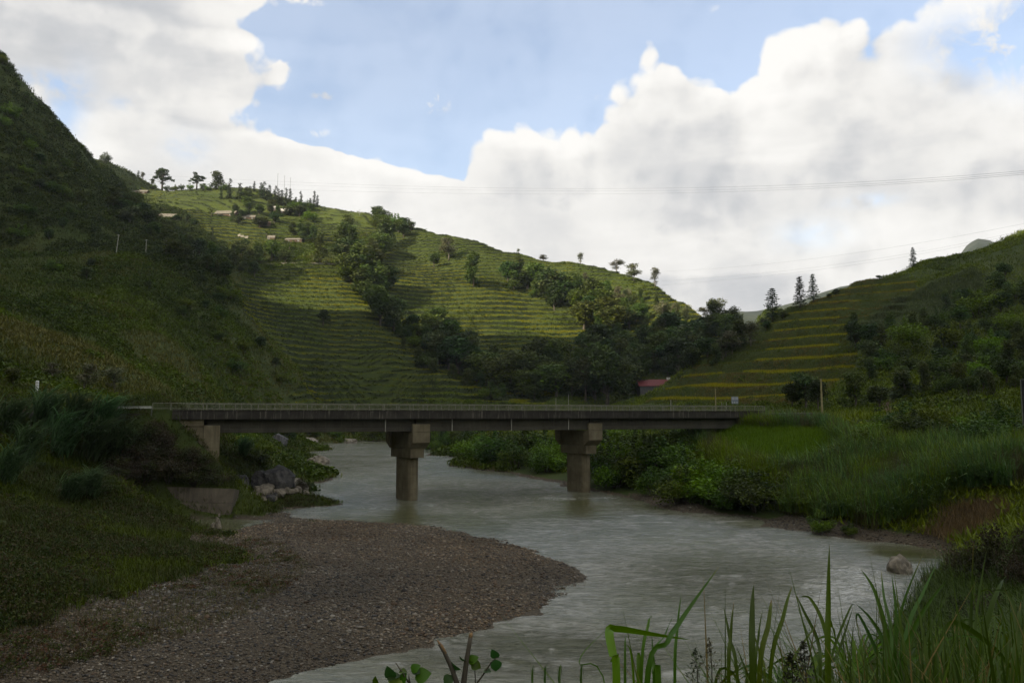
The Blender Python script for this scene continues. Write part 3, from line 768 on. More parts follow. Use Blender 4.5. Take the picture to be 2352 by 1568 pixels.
for sdv in range(3):                                                 # open ridge trees with a bare stem, 10 m
    r = np.random.default_rng(80 + sdv); bl = []; tr = MB()
    tr.tube([(0, 0, -1), (0.2, 0, 2), (-.1, .1, 4.5), (0.2, 0, 8)], [0.2, 0.15, 0.12, 0.04], 6)
    for k in range(9):
        z = 2.2 + r.random() * 6.8; a = r.random() * 6.28; rr = 0.3 + r.random() * 1.6 * (1.25 - abs(z - 6.2) / 4)
        s = 1.0 + r.random() * 0.6; bl.append((math.cos(a) * rr, math.sin(a) * rr, z, s * 1.15, s * 1.1, s * 1.05))
        tr.tube([(0, 0, z - 2.0), (math.cos(a) * rr * .7, math.sin(a) * rr * .7, z - .6), (math.cos(a) * rr, math.sin(a) * rr, z)], [0.09, 0.05, 0.02], 4)
    add_proto('open', tr, crown(bl, 1500, 0.24, [(0.075, 0.085, 0.045), (0.06, 0.07, 0.035), (0.09, 0.09, 0.055)], r, 0.3), 5.2, 10, 'pale_bark')
for sdv in range(3):                                                 # dark narrow cypress-like conifers, 10 m
    r = np.random.default_rng(110 + sdv); tr = MB(); tr.tube([(0, 0, -1), (0, 0, 10)], [0.16, 0.02], 5)
    bl = []
    for k in range(13):
        z = 1.0 + k * 0.68; s = (0.62 + 0.35 * math.sin(k * 1.7 + sdv)) * (1.15 - z / 10.5) + .32
        bl.append((r.normal() * .18, r.normal() * .18, z, s, s, 0.55))
    add_proto('cypress', tr, crown(bl, 900, 0.24, [(0.018, 0.028, 0.014), (0.026, 0.036, 0.018)], r, 0.4, asp=.35), 2.5, 10)
for sdv in range(3):                                                 # whorled firs with gaps between branches, 10 m
    r = np.random.default_rng(140 + sdv); tr = MB(); tr.tube([(0, 0, -1.5), (0, 0, 10)], [0.17, 0.02], 6); parts = []
    P = []
    for k in range(15):
        z = 1.3 + k * 0.58; n_ = 6; rad = 2.3 * (1 - (z / 10.6)) ** 0.8 * (0.85 + .3 * r.random()) + .15
        for j in range(n_):
            a = j * 6.28 / n_ + k * 0.9 + r.normal() * .15; rj = rad * (0.65 + .5 * r.random())
            e = (math.cos(a) * rj, math.sin(a) * rj, z - 0.12 * rj + 0.3 * r.random())
            tr.tube([(0, 0, z), e], [0.045, 0.012], 3)
            m_ = int(9 + rj * 9); t = r.random(m_) ** .7
            P.append(np.array([0, 0, z]) * (1 - t)[:, None] + np.array(e) * t[:, None] + r.normal(size=(m_, 3)) * [0.14, 0.14, 0.10])
    P = np.concatenate(P); V, q = leaf_quads(P, 0.20, r, 0.1, .4)
    add_proto('fir', tr, (V, q, np.repeat(pick([(0.020, 0.032, 0.016), (0.032, 0.045, 0.022)], len(P), r), 4, 0)), 4.4, 10)
for sdv in range(4):                                                 # leafy shrubs, 3 m
    r = np.random.default_rng(170 + sdv); tr = MB(); bl = []
    for k in range(9):
        a = r.random() * 6.28; rr = r.random() ** .5 * 1.25; z = 0.6 + r.random() * 1.7 * (1.1 - rr / 2.6); s = 0.5 + r.random() * .45
        bl.append((math.cos(a) * rr, math.sin(a) * rr, z, s, s, s * .85)); tr.tube([(0, 0, -.6), (math.cos(a) * rr * .5, math.sin(a) * rr * .5, z * .6), bl[-1][:3]], [0.05, 0.035, 0.015], 4)
    for k in range(4):                                               # a few shoots above the mass
        a = r.random() * 6.28; rr = r.random() * 1.0; bl.append((math.cos(a) * rr, math.sin(a) * rr, 2.6, .16, .16, .55))
    add_proto('shrub', tr, crown(bl, 3200, 0.085, [[(0.026, 0.046, 0.012), (0.040, 0.066, 0.016)], [(0.040, 0.066, 0.016), (0.06, 0.095, 0.018)], [(0.026, 0.046, 0.012), (0.055, 0.085, 0.018)], [(0.06, 0.095, 0.018), (0.075, 0.12, 0.022)]][sdv], r, 0.35, asp=.6), 3.4, 3)
for sdv in range(2):                                                 # dull brownish scrub bushes, 3 m
    r = np.random.default_rng(190 + sdv); tr = MB(); bl = []
    for k in range(12):
        a = r.random() * 6.28; rr = r.random() ** .5 * 1.4; z = 0.4 + r.random() * 1.5 * (1.1 - rr / 2.6); s = 0.45 + r.random() * .4
        bl.append((math.cos(a) * rr, math.sin(a) * rr, z, s, s, s * .8)); tr.tube([(0, 0, -.6), (math.cos(a) * rr * .5, math.sin(a) * rr * .5, z * .6), bl[-1][:3]], [0.05, 0.035, 0.015], 4)
    add_proto('scrub', tr, crown(bl, 3400, 0.075, [(0.024, 0.032, 0.012), (0.036, 0.036, 0.018), (0.030, 0.042, 0.013), (0.042, 0.036, 0.022)], r, 0.3, asp=.35), 3.6, 2.6)
for sdv in range(2):                                                 # flat topped tree with wide layers (skyline), 10 m
    r = np.random.default_rng(200 + sdv); tr = MB(); bl = []
    tr.tube([(0, 0, -1), (0.1, 0, 2), (0, 0, 4), (0, 0, 7)], [0.4, 0.34, 0.3, 0.12], 7)
    for k in range(13):
        a = r.random() * 6.28; z = 4.6 + r.random() * 4.2; rr = 3.1 * r.random() ** .6 * (1 - max(0, z - 7) / 4)
        s = .85 + .5 * r.random(); bl.append((math.cos(a) * rr, math.sin(a) * rr, z, s, s, s * .6))
        tr.tube([(0, 0, 2.8 + .1 * k), (math.cos(a) * rr * .6, math.sin(a) * rr * .6, z - .8), bl[-1][:3]], [.14, .08, .03], 5)
    for k in range(4):
        a = k * 1.6 + .5; bl.append((math.cos(a) * 3.5, math.sin(a) * 3.5, 3.6 + .7 * r.random(), .8, .8, .4)); tr.tube([(0, 0, 3), bl[-1][:3]], [.1, .03], 4)
    add_proto('umbrella', tr, crown(bl, 2100, 0.28, [LEAFG[0], LEAFG[2]], r, .4), 9.0, 10)
for sdv in range(2):                                                 # banana plants, 4 m
    r = np.random.default_rng(220 + sdv); tr = MB(); tr.tube([(0, 0, -.5), (0.05, 0, 1.8)], [0.16, 0.1], 6)
    n_ = 10; az = np.arange(n_) * 6.28 / n_ + r.random(n_) * .4
    add_proto('banana', tr, ribbons(np.tile([0, 0, 1.6], (n_, 1)), az, 2.0 + r.random(n_) * .7, .35 + .3 * r.random(n_), .35 + .3 * r.random(n_), np.full(n_, .5), 5, pick([(0.06, 0.09, 0.025), (0.08, 0.11, 0.04)], n_, r)), 4.0, 3.6, leafm='grass')
for sdv in range(3):                                                 # elephant grass, blades swept to one side by wind, 4 m
    r = np.random.default_rng(240 + sdv); n_ = 230
    B = np.stack([r.normal(size=n_) * .45, r.normal(size=n_) * .45, r.random(n_) * 1.9 - .2], -1)
    az = r.normal(size=n_) * .6 - .2; L = 1.9 + r.random(n_) * 1.7
    cr_ = ribbons(B, az, L, 0.2 + .4 * r.random(n_), .42 + .30 * r.random(n_), .10 + .05 * r.random(n_), 6, pick([(0.045, 0.080, 0.036), (0.070, 0.115, 0.058), (0.10, 0.155, 0.082)], n_, r))
    tr = MB()
    for k in range(14): tr.tube([(r.normal() * .35, r.normal() * .35, -.6), (r.normal() * .4 + .1, r.normal() * .4, 1.8)], [.02, .012], 4)
    add_proto('sweptgrass', tr, cr_, 4.6, 3.2, leafm='grass')

KN = {'broad': ('tree', 'crown', 'trunk', 'tree'), 'plume': ('tree', 'crown', 'trunk', 'tree'), 'open': ('tree', 'crown', 'trunk', 'tree'), 'cypress': ('conifer_tree', 'crown', 'trunk', 'conifer'),
      'fir': ('fir_tree', 'crown', 'trunk', 'fir tree'), 'shrub': ('shrub', 'foliage', 'stem', 'shrub'), 'scrub': ('shrub', 'foliage', 'stem', 'shrub'), 'umbrella': ('tree', 'crown', 'trunk', 'tree'), 'banana': ('banana_plant', 'leaves', 'stem', 'banana plant'),
      'sweptgrass': ('tall_grass_clump', 'blades', 'stalks', 'grass clump')}
nplant = 0


def plant(kind, px, py, hpx, wpx=None, label=None, group=None, D=None, dmin=20, sink=0.0, tint=None, minD=None):
    global nplant
    if kind in ('open', 'umbrella', 'cypress', 'fir', 'plume') and group is None or kind in ('open', 'cypress'): hpx *= 1.18; wpx = wpx * 1.25 if wpx else None
    if D is None: x, y, z = hit(px, py, dmin)
    else:
        x, y, _ = W(px, py, D); z = terrain_z(x, y)
    tm, cm, w, h = PROTO[kind][nplant % len(PROTO[kind])]; nplant += 1
    H_ = hpx * y / F; Wd = (wpx * y / F) if wpx else H_ * w / h
    nm, cn, tn, cat = KN[kind]
    r_ = empty(nm, (x, y, z - sink * H_), 0 if kind == 'sweptgrass' else random.random() * 6.28)
    r_.scale = (Wd / w, Wd / w, H_ / h)
    c_ = link(cn, cm, r_); t_ = link(tn, tm, r_)
    tag(r_, label, cat, group)
    return r_


def scatter(kinds, poly, n_, h0, h1, label, group, asp=(0.8, 1.2), mind=10, dmin=20, wmul=1.0, big=1.0):
    xs = [p[0] for p in poly]; ysl = [p[1] for p in poly]; pts = []; tries = 0
    while len(pts) < n_ and tries < n_ * 60:
        tries += 1; a = random.uniform(min(xs), max(xs)); b = random.uniform(min(ysl), max(ysl))
        if not inpoly(np.array([a]), np.array([b]), poly)[0]: continue
        if any((a - c) ** 2 + ((b - d) * 1.5) ** 2 < mind ** 2 for c, d in pts): continue
        if 1452 < a < 1580 and 868 < b < 990: continue
        pts.append((a, b))
    for a, b in pts:
        k = random.choice(kinds); hh_ = random.uniform(h0, h1) * big
        base = PROTO[k][0]; asp_ = base[2] / base[3]
        plant(k, a, b, hh_, hh_ * asp_ * random.uniform(*asp) * wmul, label, group, dmin=dmin, sink=.10 if big > 1 else .03)


# ---- lone trees of the skyline and the slopes -----------------------------------
plant('shrub', 241, 376, 27, 28, 'round dark bush on the shoulder where the steep mountain meets the far spur')
plant('cypress', 317, 404, 16, 8, 'left one of two tiny dark trees high on the spur skyline')
plant('open', 327, 408, 17, 11, 'right one of two tiny dark trees high on the spur skyline')
plant('umbrella', 373, 430, 50, 46, 'large dark umbrella shaped tree standing on the skyline above the village')
plant('broad', 351, 422, 18, 12, 'small dark tree tucked just left of the umbrella shaped tree')
for a, w_ in ((352, 18), (385, 26), (402, 22), (416, 20)): plant('shrub', a, 434, 14, w_, 'low dark bush at the foot of the umbrella shaped tree', 'bushes under the umbrella tree')
plant('umbrella', 452, 435, 35, 36, 'round headed dark tree between the umbrella tree and the pointed green tree')
plant('plume', 497, 436, 38, 32, 'sunlit green tree with an irregular top left of the first conifer')
for a in (436, 466, 478, 512, 520): plant('shrub', a, 437, 16, 18, 'small leafy bush along the skyline beside the round headed tree', 'skyline bushes')
CY = [(508, 458, 27, 9), (527, 458, 42, 14), (551, 458, 34, 15), (583, 440, 20, 8), (566, 448, 18, 12), (574, 452, 22, 12), (598, 452, 27, 12), (605, 458, 36, 14), (613, 462, 28, 12), (620, 464, 34, 13), (632, 470, 38, 13), (639, 470, 32, 12),
      (646, 470, 30, 14), (657, 472, 36, 11), (666, 472, 34, 12), (678, 474, 18, 11), (691, 474, 30, 9), (713, 474, 17, 10), (721, 476, 33, 10), (729, 476, 25, 9)]
for a, b, h_, w_ in CY: plant('cypress', a, b, h_, w_, 'narrow dark conifer in the row on the crest above the village', 'conifers along the village crest')
scatter(['broad', 'plume'], [(548, 462), (620, 462), (625, 490), (650, 500), (600, 535), (525, 515), (540, 490)], 13, 20, 34, 'dark leafy tree among the village roofs below the conifers', 'trees around the village houses', mind=14, big=1.2, wmul=1.4)
scatter(['broad', 'shrub'], [(660, 485), (712, 480), (712, 515), (665, 508)], 6, 20, 30, 'dark tree right of the white roofed house', 'trees right of the white roof', mind=12, big=1.2, wmul=1.4)
for a, b, h_, w_ in ((672, 538, 28, 26), (690, 545, 34, 34), (706, 540, 30, 26), (718, 552, 36, 28), (699, 556, 22, 24)): plant('plume', a, b, h_, w_, 'light green bamboo like tree in the thicket below the village', 'light green thicket below the village')
for a, b, h_ in ((486, 497, 22), (690, 520, 20), (725, 540, 22), (612, 545, 18), (598, 608, 20), (665, 575, 18), (745, 570, 16)): plant('banana', a, b, h_, 26, 'small banana plant with arching pale leaves near the village', 'banana plants near the village')
plant('broad', 624, 602, 56, 54, 'big round dark tree above the left end of the pale hillside road')
plant('broad', 655, 608, 38, 36, 'medium round tree standing on the left end of the pale hillside road')
plant('plume', 735, 606, 62, 30, 'tall narrow dark tree with bare foot above the pale hillside road')
plant('cypress', 487, 560, 34, 12, 'lone slim conifer rising from the terraces left of the village')
plant('plume', 486, 622, 58, 28, 'yellow green tree at the right edge of the shaded gully')
scatter(['broad', 'plume'], [(488, 600), (560, 585), (612, 608), (600, 650), (540, 640), (495, 650)], 13, 26, 44, 'dark tree in the small wood left of the pale hillside road', 'wood left of the hillside road', mind=15, big=1.25, wmul=1.45)
scatter(['broad', 'plume'], [(255, 440), (290, 455), (350, 510), (420, 560), (470, 600), (480, 640), (440, 620), (380, 585), (320, 535), (260, 480)], 24, 26, 46, 'dark tree in the gully along the foot of the steep mountain', 'gully trees at the mountain foot', mind=15, big=1.25, wmul=1.45)
for a, b, h_, w_ in ((430, 515, 28, 18), (447, 520, 20, 22), (404, 508, 16, 22), (345, 508, 14, 20)): plant('broad', a, b, h_, w_, 'small tree beside the long grey roofed farmhouse', 'trees beside the long farmhouse')
scatter(['broad', 'plume'], [(775, 560), (840, 580), (870, 620), (900, 600), (905, 560), (860, 560), (900, 690), (860, 720), (820, 700), (785, 650)], 20, 50, 80, 'dark feathery bamboo tree in the upper part of the central ravine', 'dark ravine bamboo', mind=18, big=1.25, wmul=1.45)
for a, b, h_, w_ in ((872, 745, 108, 92), (905, 760, 92, 80), (858, 704, 70, 66), (945, 770, 60, 60), (985, 770, 62, 62), (1002, 744, 48, 54), (1035, 780, 46, 60), (930, 780, 50, 56)):
    plant('broad', a, b, h_, w_, 'large dark tree in the bend at the middle of the central ravine', 'ravine bend trees', sink=.12)
plant('broad', 742, 748, 40, 38, 'lone round tree standing in the middle of the sunlit terraces')
plant('open', 1030, 600, 50, 40, 'open crowned tree on the slope right of the sunlit skyline bushes')
plant('broad', 997, 618, 40, 30, 'small dark tree just left of the open crowned slope tree')
plant('plume', 1088, 658, 68, 42, 'isolated tall dark tree with a pale arc of climbing leaves mid slope')
scatter(['broad', 'shrub'], [(862, 498), (905, 505), (945, 525), (945, 550), (905, 540), (870, 520)], 12, 22, 34, 'bushy tree in the thicket on the skyline right of the village', 'skyline thicket', mind=12, big=1.25, wmul=1.45)
for a, b, h_, w_, l in ((1248, 587, 14, 20, 'small flat tree on the skyline left of centre of the long ridge'), (1333, 602, 22, 15, 'small round topped tree alone on the long ridge above the terraces'),
                        (1416, 627, 30, 26, 'first of three pale open trees stepping down the ridge'), (1457, 648, 38, 34, 'middle and widest of three pale open trees stepping down the ridge'),
                        (1504, 660, 38, 22, 'lowest of three pale open trees stepping down the ridge'), (1617, 722, 28, 20, 'small pale tree alone near the low end of the ridge'),
                        (1347, 648, 20, 16, 'tiny round tree on the golden ridge terraces'), (1190, 585, 10, 8, 'tiny bush on the skyline left of the flat tree')):
    plant('open', a, b, h_, w_, l)
scatter(['open', 'plume'], [(1400, 690), (1480, 700), (1560, 735), (1600, 790), (1520, 760), (1440, 740)], 13, 32, 52, 'sunlit open tree at the upper edge of the wood under the golden terraces', 'trees at the golden terrace edge', mind=20)
scatter(['broad', 'broad', 'plume'], [(1160, 640), (1220, 650), (1300, 680), (1400, 705), (1500, 760), (1590, 800), (1600, 860), (1560, 850), (1440, 800), (1340, 760), (1240, 700), (1180, 670)], 48, 38, 66,
        'dark tree in the band of woodland running down below the golden terraces', 'woodland band', mind=17, big=1.25, wmul=1.45)
scatter(['broad', 'broad', 'plume'], [(960, 790), (1040, 770), (1090, 850), (1200, 860), (1330, 835), (1430, 820), (1560, 850), (1590, 875), (1480, 920), (1230, 922), (1120, 905), (1040, 865), (980, 830)], 62, 44, 84,
        'dark tree in the wood filling the valley floor behind the bridge', 'valley floor wood', mind=18, big=1.25, wmul=1.45)
plant('broad', 1395, 925, 165, 120, 'largest dark tree of the valley, left of the red roofed house', D=385)
plant('broad', 1345, 925, 120, 80, 'second large dark tree left of the largest one behind the bridge', D=392)
plant('plume', 1436, 925, 100, 50, 'dark tree between the largest tree and the red roofed house', D=380)
scatter(['plume', 'shrub'], [(905, 760), (960, 780), (1000, 850), (1180, 915), (1150, 925), (1040, 880), (960, 840), (915, 790)], 14, 24, 38, 'light green bush lining the ravine beside the terraced spur', 'light ravine bushes', mind=18, big=1.25, wmul=1.45)
scatter(['broad', 'open', 'plume'], [(1640, 740), (1740, 755), (1745, 800), (1660, 840), (1610, 830), (1600, 790)], 20, 34, 56, 'leafy tree in the saddle between the two hills', 'saddle trees', mind=16, big=1.25, wmul=1.45, dmin=250)
plant('fir', 1775, 738, 66, 40, 'spreading fir at the left end of the right hill skyline', dmin=200)
plant('fir', 1838, 712, 64, 30, 'left fir of the close pair on the right hill skyline', dmin=200)
plant('fir', 1868, 695, 58, 26, 'right fir of the close pair on the right hill skyline', dmin=200)
plant('fir', 2098, 618, 44, 18, 'lone slim fir high on the right hill skyline', dmin=200)
for a, b, h_, w_ in ((1920, 680, 18, 22), (1905, 684, 12, 16), (1760, 760, 24, 30), (1800, 735, 20, 26), (2020, 645, 10, 18)): plant('broad', a, b, h_, w_, 'low bush on the skyline of the right hill', 'right hill skyline bushes', dmin=200)
scatter(['broad', 'shrub', 'plume'], [(1960, 780), (2100, 760), (2300, 640), (2352, 640), (2400, 800), (2400, 900), (2200, 930), (2000, 900), (1970, 850)], 60, 42, 80,
        'dark bushy tree on the overgrown slope of the right hill', 'right hill slope bushes', mind=28, asp=(0.9, 1.5), dmin=100)
for a, b, h_, w_ in ((1850, 940, 95, 84), (1820, 935, 70, 60), (1880, 945, 80, 60), (1965, 935, 90, 70), (2020, 940, 60, 60)):
    plant('broad', a, b, h_, w_, 'dark leafy tree standing around the yellow pole right of the bridge', 'trees around the yellow pole', dmin=120)
plant('plume', 2080, 920, 60, 60, 'yellow green leafy tree above the bare orange soil patch')
# left slope
plant('open', 192, 905, 62, 50, 'small tree with a thin forked trunk above the tall grass left of the bridge', dmin=90)
plant('open', 262, 898, 46, 52, 'low yellow flecked tree between the forked tree and the bridge', dmin=90)
plant('broad', 28, 885, 45, 50, 'dark bush at the left edge above the white marker post', dmin=90)
plant('open', 118, 870, 34, 34, 'small yellow topped bush on the slope above the marker post', dmin=90)
scatter(['broad', 'shrub'], [(30, 610), (200, 600), (480, 630), (560, 700), (640, 820), (660, 890), (520, 880), (420, 760), (300, 690), (120, 650)], 20, 20, 36,
        'dark bush on the grassy hillside under the row of poles', 'hillside bushes', mind=24, asp=(1.0, 1.8))
scatter(['broad', 'shrub'], [(0, 150), (60, 260), (140, 340), (230, 420), (300, 520), (250, 560), (100, 560), (0, 560)], 19, 20, 36,
        'dark bush clinging to the steep shaded mountain face', 'mountain bushes', mind=26, asp=(1.0, 1.7))
for a, b, h_ in ((4, 150, 22), (16, 172, 20), (40, 200, 12), (62, 222, 12), (80, 242, 10), (104, 262, 14), (131, 290, 14), (160, 318, 10), (186, 340, 12), (206, 362, 14)):
    plant('shrub', a, b, h_, h_ * 1.3, 'small bush on the sharp skyline edge of the steep mountain', 'mountain edge bushes')
# banks
scatter(['shrub'], [(1050, 1035), (1130, 1030), (1290, 1060), (1290, 1100), (1150, 1075), (1060, 1050)], 14, 56, 80, 'bright green shrub on the far bank between the two bridge piers', 'shrubs between the piers', mind=22, asp=(.9, 1.4))
scatter(['broad', 'shrub'], [(985, 1010), (1080, 1015), (1120, 1035), (1060, 1040), (985, 1038)], 9, 44, 60, 'dark tree overhanging the river bend behind the left pier', 'trees at the river bend', mind=14)
scatter(['shrub'], [(1380, 1080), (1560, 1080), (1700, 1130), (1800, 1170), (1780, 1195), (1620, 1170), (1480, 1135), (1390, 1115)], 24, 62, 104, 'leafy green shrub on the waterside right of the second pier', 'waterside shrubs right of the pier', mind=26, asp=(.9, 1.5))
scatter(['shrub'], [(1380, 1030), (1560, 1020), (1600, 1060), (1500, 1075), (1380, 1070)], 10, 60, 84, 'tall green shrub close under the right span of the bridge', 'shrubs under the right span', mind=30, asp=(.9, 1.3))
scatter(['shrub'], [(2000, 1000), (2200, 990), (2352, 1000), (2340, 1050), (2200, 1040), (2040, 1050), (1920, 1080)], 11, 56, 90, 'dark shrub rising behind the green cane field', 'shrubs behind the cane', mind=40, asp=(1.0, 1.7))
for a, b, h_, w_ in ((1890, 1225, 50, 60), (1950, 1230, 30, 44)): plant('shrub', a, b, h_, w_, 'small round shrub growing on the gravel edge below the cane', 'gravel edge shrubs')
for a, b, D_, h_, w_ in ((2235, 1340, 56, 130, 120), (2300, 1370, 50, 170, 150), (2190, 1330, 58, 60, 70), (2360, 1390, 46, 200, 170), (2270, 1420, 40, 120, 150)):
    plant('scrub', a, b, h_, w_, 'dense dark bush at the right edge on the near river bank', 'dark bushes on the near right bank', D=D_)
for a, b, D_, h_, w_ in ((290, 1060, 95, 100, 120), (340, 1020, 98.5, 100, 120), (330, 1090, 97, 80, 120), (390, 1085, 98.6, 80, 120), (450, 1090, 99.5, 60, 110), (500, 1090, 100.4, 46, 80), (372, 1010, 99.6, 80, 90), (300, 1000, 97, 90, 110), (355, 985, 99.5, 70, 80), (400, 1040, 99.8, 60, 90), (440, 1060, 100.5, 50, 80), (335, 975, 98, 50, 80), (270, 1130, 92, 60, 90), (320, 1150, 95, 50, 80), (485, 1070, 101, 40, 70)):
    plant('scrub', a, b, h_, w_ * 1.1, 'dark tangled shrub above the leaning concrete wall', 'tangled shrubs above the wall', D=D_)
for a, b, D_, h_, w_ in ((560, 1050, 122, 44, 70), (590, 1066, 120, 30, 70), (625, 1066, 120, 26, 50), (540, 1025, 135, 50, 60), (600, 1030, 150, 34, 60)):
    plant('shrub', a, b, h_, w_, 'green shrub beneath the left span behind the dark rocks', 'shrubs beneath the left span', D=D_)
plant('scrub', 690, 1115, 40, 52, 'reddish brown brush at the tip of the rocky point', D=113)
scatter(['broad', 'shrub'], [(640, 990), (860, 990), (870, 1008), (760, 1012), (690, 1018), (650, 1022)], 12, 22, 34, 'dark tree on the far river bank seen under the left span', 'far bank trees under the span', mind=18, dmin=200)
for a, b, h_, w_ in ((20, 1000, 92, 120), (95, 985, 96, 130), (170, 985, 88, 120), (235, 1000, 92, 120), (55, 1060, 92, 120), (135, 1050, 110, 130), (215, 1060, 110, 130), (275, 1070, 100, 110), (10, 1110, 90, 110), (160, 1150, 70, 100)):
    plant('sweptgrass', a, b, h_, w_, 'tall blue green grass clump combed to the right by wind on the left bank', 'wind combed grass clumps')
plant('sweptgrass', 205, 1140, 72, 90, 'brightest light green grass clump, lowest of the tall ones on the left bank')
plant('sweptgrass', 555, 1050, 46, 60, 'small bright grass clump right of the left abutment', D=118)
print('plants', nplant)

# ------------------------------------------------------------------ ground cover (nobody could count it)
def stuff(name, parts, mat, label, cat):
    V, q, C = merge(parts); me = np_mesh(name, V, q, M['cover' if mat != 'stone' else mat], np.clip(C, 0, 1))
    o = tag(link(name, me), label, cat, kind='stuff'); return o


r = np.random.default_rng(99)
WATER = ZZ < 0.12


def samp(mask, n_):
    f = np.nonzero(mask.ravel())[0]; f = f[r.integers(0, len(f), n_)]
    dx = np.abs(ys[np.clip(f // Cn + 1, 0, R - 1)] - ys[f // Cn])
    x = XX.ravel()[f] + (r.random(n_) - .5) * YY.ravel()[f] * (ts[1] - ts[0]); y = YY.ravel()[f] + (r.random(n_) - .5) * dx
    return x, y, ZZ.ravel()[f], f


def tufts(mask, n_, nb, H_, wid, cols, spread, lean=.35, droop=.3, segs=1, scale_d=0.0, patch=None, zoff=-.05):
    x, y, z, f = samp(mask, n_)
    s = (0.75 + .5 * r.random(n_)) * (1 + scale_d * (y / 400))
    B = np.stack([x, y, z], -1).repeat(nb, 0); m = n_ * nb; sr = s.repeat(nb)
    B[:, 0] += r.normal(size=m) * spread * sr; B[:, 1] += r.normal(size=m) * spread * sr; B[:, 2] += zoff
    c = pick(cols, n_, r, .15)
    if patch is not None:
        pn = np.clip(fbm(x, y, patch[0], 3) * 2.3 + .45 + .25 * r.normal(size=n_), 0, 1)[:, None]; c = c * (1 - pn) + np.array(patch[1]) * pn * (0.85 + .3 * r.random((n_, 1)))
    return ribbons(B, r.random(m) * 6.28, H_ * sr * (.6 + .6 * r.random(m)), lean * r.random(m) * 2, droop * r.random(m) * 2, wid * sr, segs, c.repeat(nb, 0) * (.75 + .5 * r.random((m, 1))))


def clumps(mask, n_, nl, rad, size, cols, squash=.6, scale_d=0.0, patch=None, thr=None):
    x, y, z, f = samp(mask, n_)
    if thr is not None:
        k = fbm(x + 50, y, thr[0], 3) > thr[1]; x, y, z = x[k], y[k], z[k]
    n2 = len(x); s = (0.6 + .8 * r.random(n2)) * (1 + scale_d * y / 400)
    d = r.normal(size=(n2 * nl, 3)); d /= np.linalg.norm(d, axis=1)[:, None]; d[:, 2] = np.abs(d[:, 2])
    sr = s.repeat(nl)[:, None]; P = np.stack([x, y, z], -1).repeat(nl, 0) + d * sr * np.array([rad, rad, rad * squash]) * (.5 + .5 * r.random((n2 * nl, 1)))
    V, q = leaf_quads(P, size * sr[:, 0], r, .2, .6); c = pick(cols, n2, r, .25)
    if patch is not None:
        pn = np.clip(fbm(x, y, patch[0], 3) * 2.3 + .45, 0, 1)[:, None]; c = c * (1 - pn) + np.array(patch[1]) * pn
    return V, q, np.repeat(c.repeat(nl, 0) * (.7 + .6 * r.random((n2 * nl, 1))), 4, 0)


VS = VIS & ~WATER
hillT = VS & (TA > 0) & (YY > 345) & (TF < .57)
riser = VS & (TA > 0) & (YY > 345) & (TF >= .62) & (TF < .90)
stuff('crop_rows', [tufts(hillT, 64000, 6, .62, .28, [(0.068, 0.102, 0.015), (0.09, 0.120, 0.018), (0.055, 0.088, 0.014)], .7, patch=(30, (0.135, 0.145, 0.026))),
                    clumps(riser, 30000, 5, .5, .30, [(0.014, 0.024, 0.006), (0.024, 0.036, 0.009)])],  # riser brush, coloured darker to deepen the painted shade bands
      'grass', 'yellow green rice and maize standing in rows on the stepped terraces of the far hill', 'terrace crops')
stuff('terrace_bushes', [clumps(VS & (TA > 0) & (YY > 330), 9000, 34, 1.2, .27, [(0.035, 0.055, 0.015), (0.05, 0.07, 0.018), (0.06, 0.08, 0.02)], .8, thr=(22, .18))],
      'leaf', 'scattered low weeds and bushes between the crop terraces of the far hill', 'undergrowth')
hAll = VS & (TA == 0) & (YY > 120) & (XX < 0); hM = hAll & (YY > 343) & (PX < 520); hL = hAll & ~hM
stuff('mountain_scrub', [tufts(hM, 16000, 6, .9, .26, [(0.024, 0.040, 0.009), (0.034, 0.048, 0.012)], .7, scale_d=.4, patch=(32, (0.05, 0.058, 0.016))), clumps(hM, 14000, 26, 1.6, .30, [(0.014, 0.026, 0.007), (0.022, 0.036, 0.008), (0.03, 0.046, 0.010)], .9, scale_d=.25, thr=(30, -.35))],  # greens darkened here so the colour carries the mountain's shade
      'leaf', 'scrub tinted dark for shade, clinging to the steep mountain above the hillside bench', 'scrub')
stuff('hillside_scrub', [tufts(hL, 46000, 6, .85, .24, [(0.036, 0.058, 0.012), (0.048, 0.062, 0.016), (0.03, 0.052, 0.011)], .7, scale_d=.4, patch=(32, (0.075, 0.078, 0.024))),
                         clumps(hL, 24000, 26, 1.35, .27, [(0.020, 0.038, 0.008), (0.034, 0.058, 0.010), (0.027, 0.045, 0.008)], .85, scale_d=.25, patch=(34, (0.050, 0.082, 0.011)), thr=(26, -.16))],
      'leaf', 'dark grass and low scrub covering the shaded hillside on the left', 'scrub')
hR = VS & (TA == 0) & (YY > 60) & (XX > 0) & (ZZ > .9) & ~GRAV & ~DIRT
stuff('slope_scrub', [tufts(hR, 36000, 6, .8, .17, [(0.045, 0.072, 0.014), (0.058, 0.088, 0.015)], .6, scale_d=.5, patch=(20, (0.085, 0.12, 0.018))),
                      clumps(hR & (YY > 125), 15000, 30, .95, .19, [(0.026, 0.042, 0.012), (0.045, 0.07, 0.015), (0.065, 0.095, 0.018)], .9, scale_d=.3, patch=(18, (0.075, 0.11, 0.016)), thr=(16, -.08))],
      'leaf', 'tangled dark green scrub and vines over the slope of the right hill', 'scrub')
t2 = VS & (TA > 0) & (YY <= 352) & (XX > 0)
rice = t2 & (fbm(XX + 31, YY, 16, 3) + .5 * sstep(PY, 720, 800) > .02) & ~inpoly(PX, PY, [(1700, 860), (1580, 850), (1700, 770), (1780, 740), (1760, 800)])
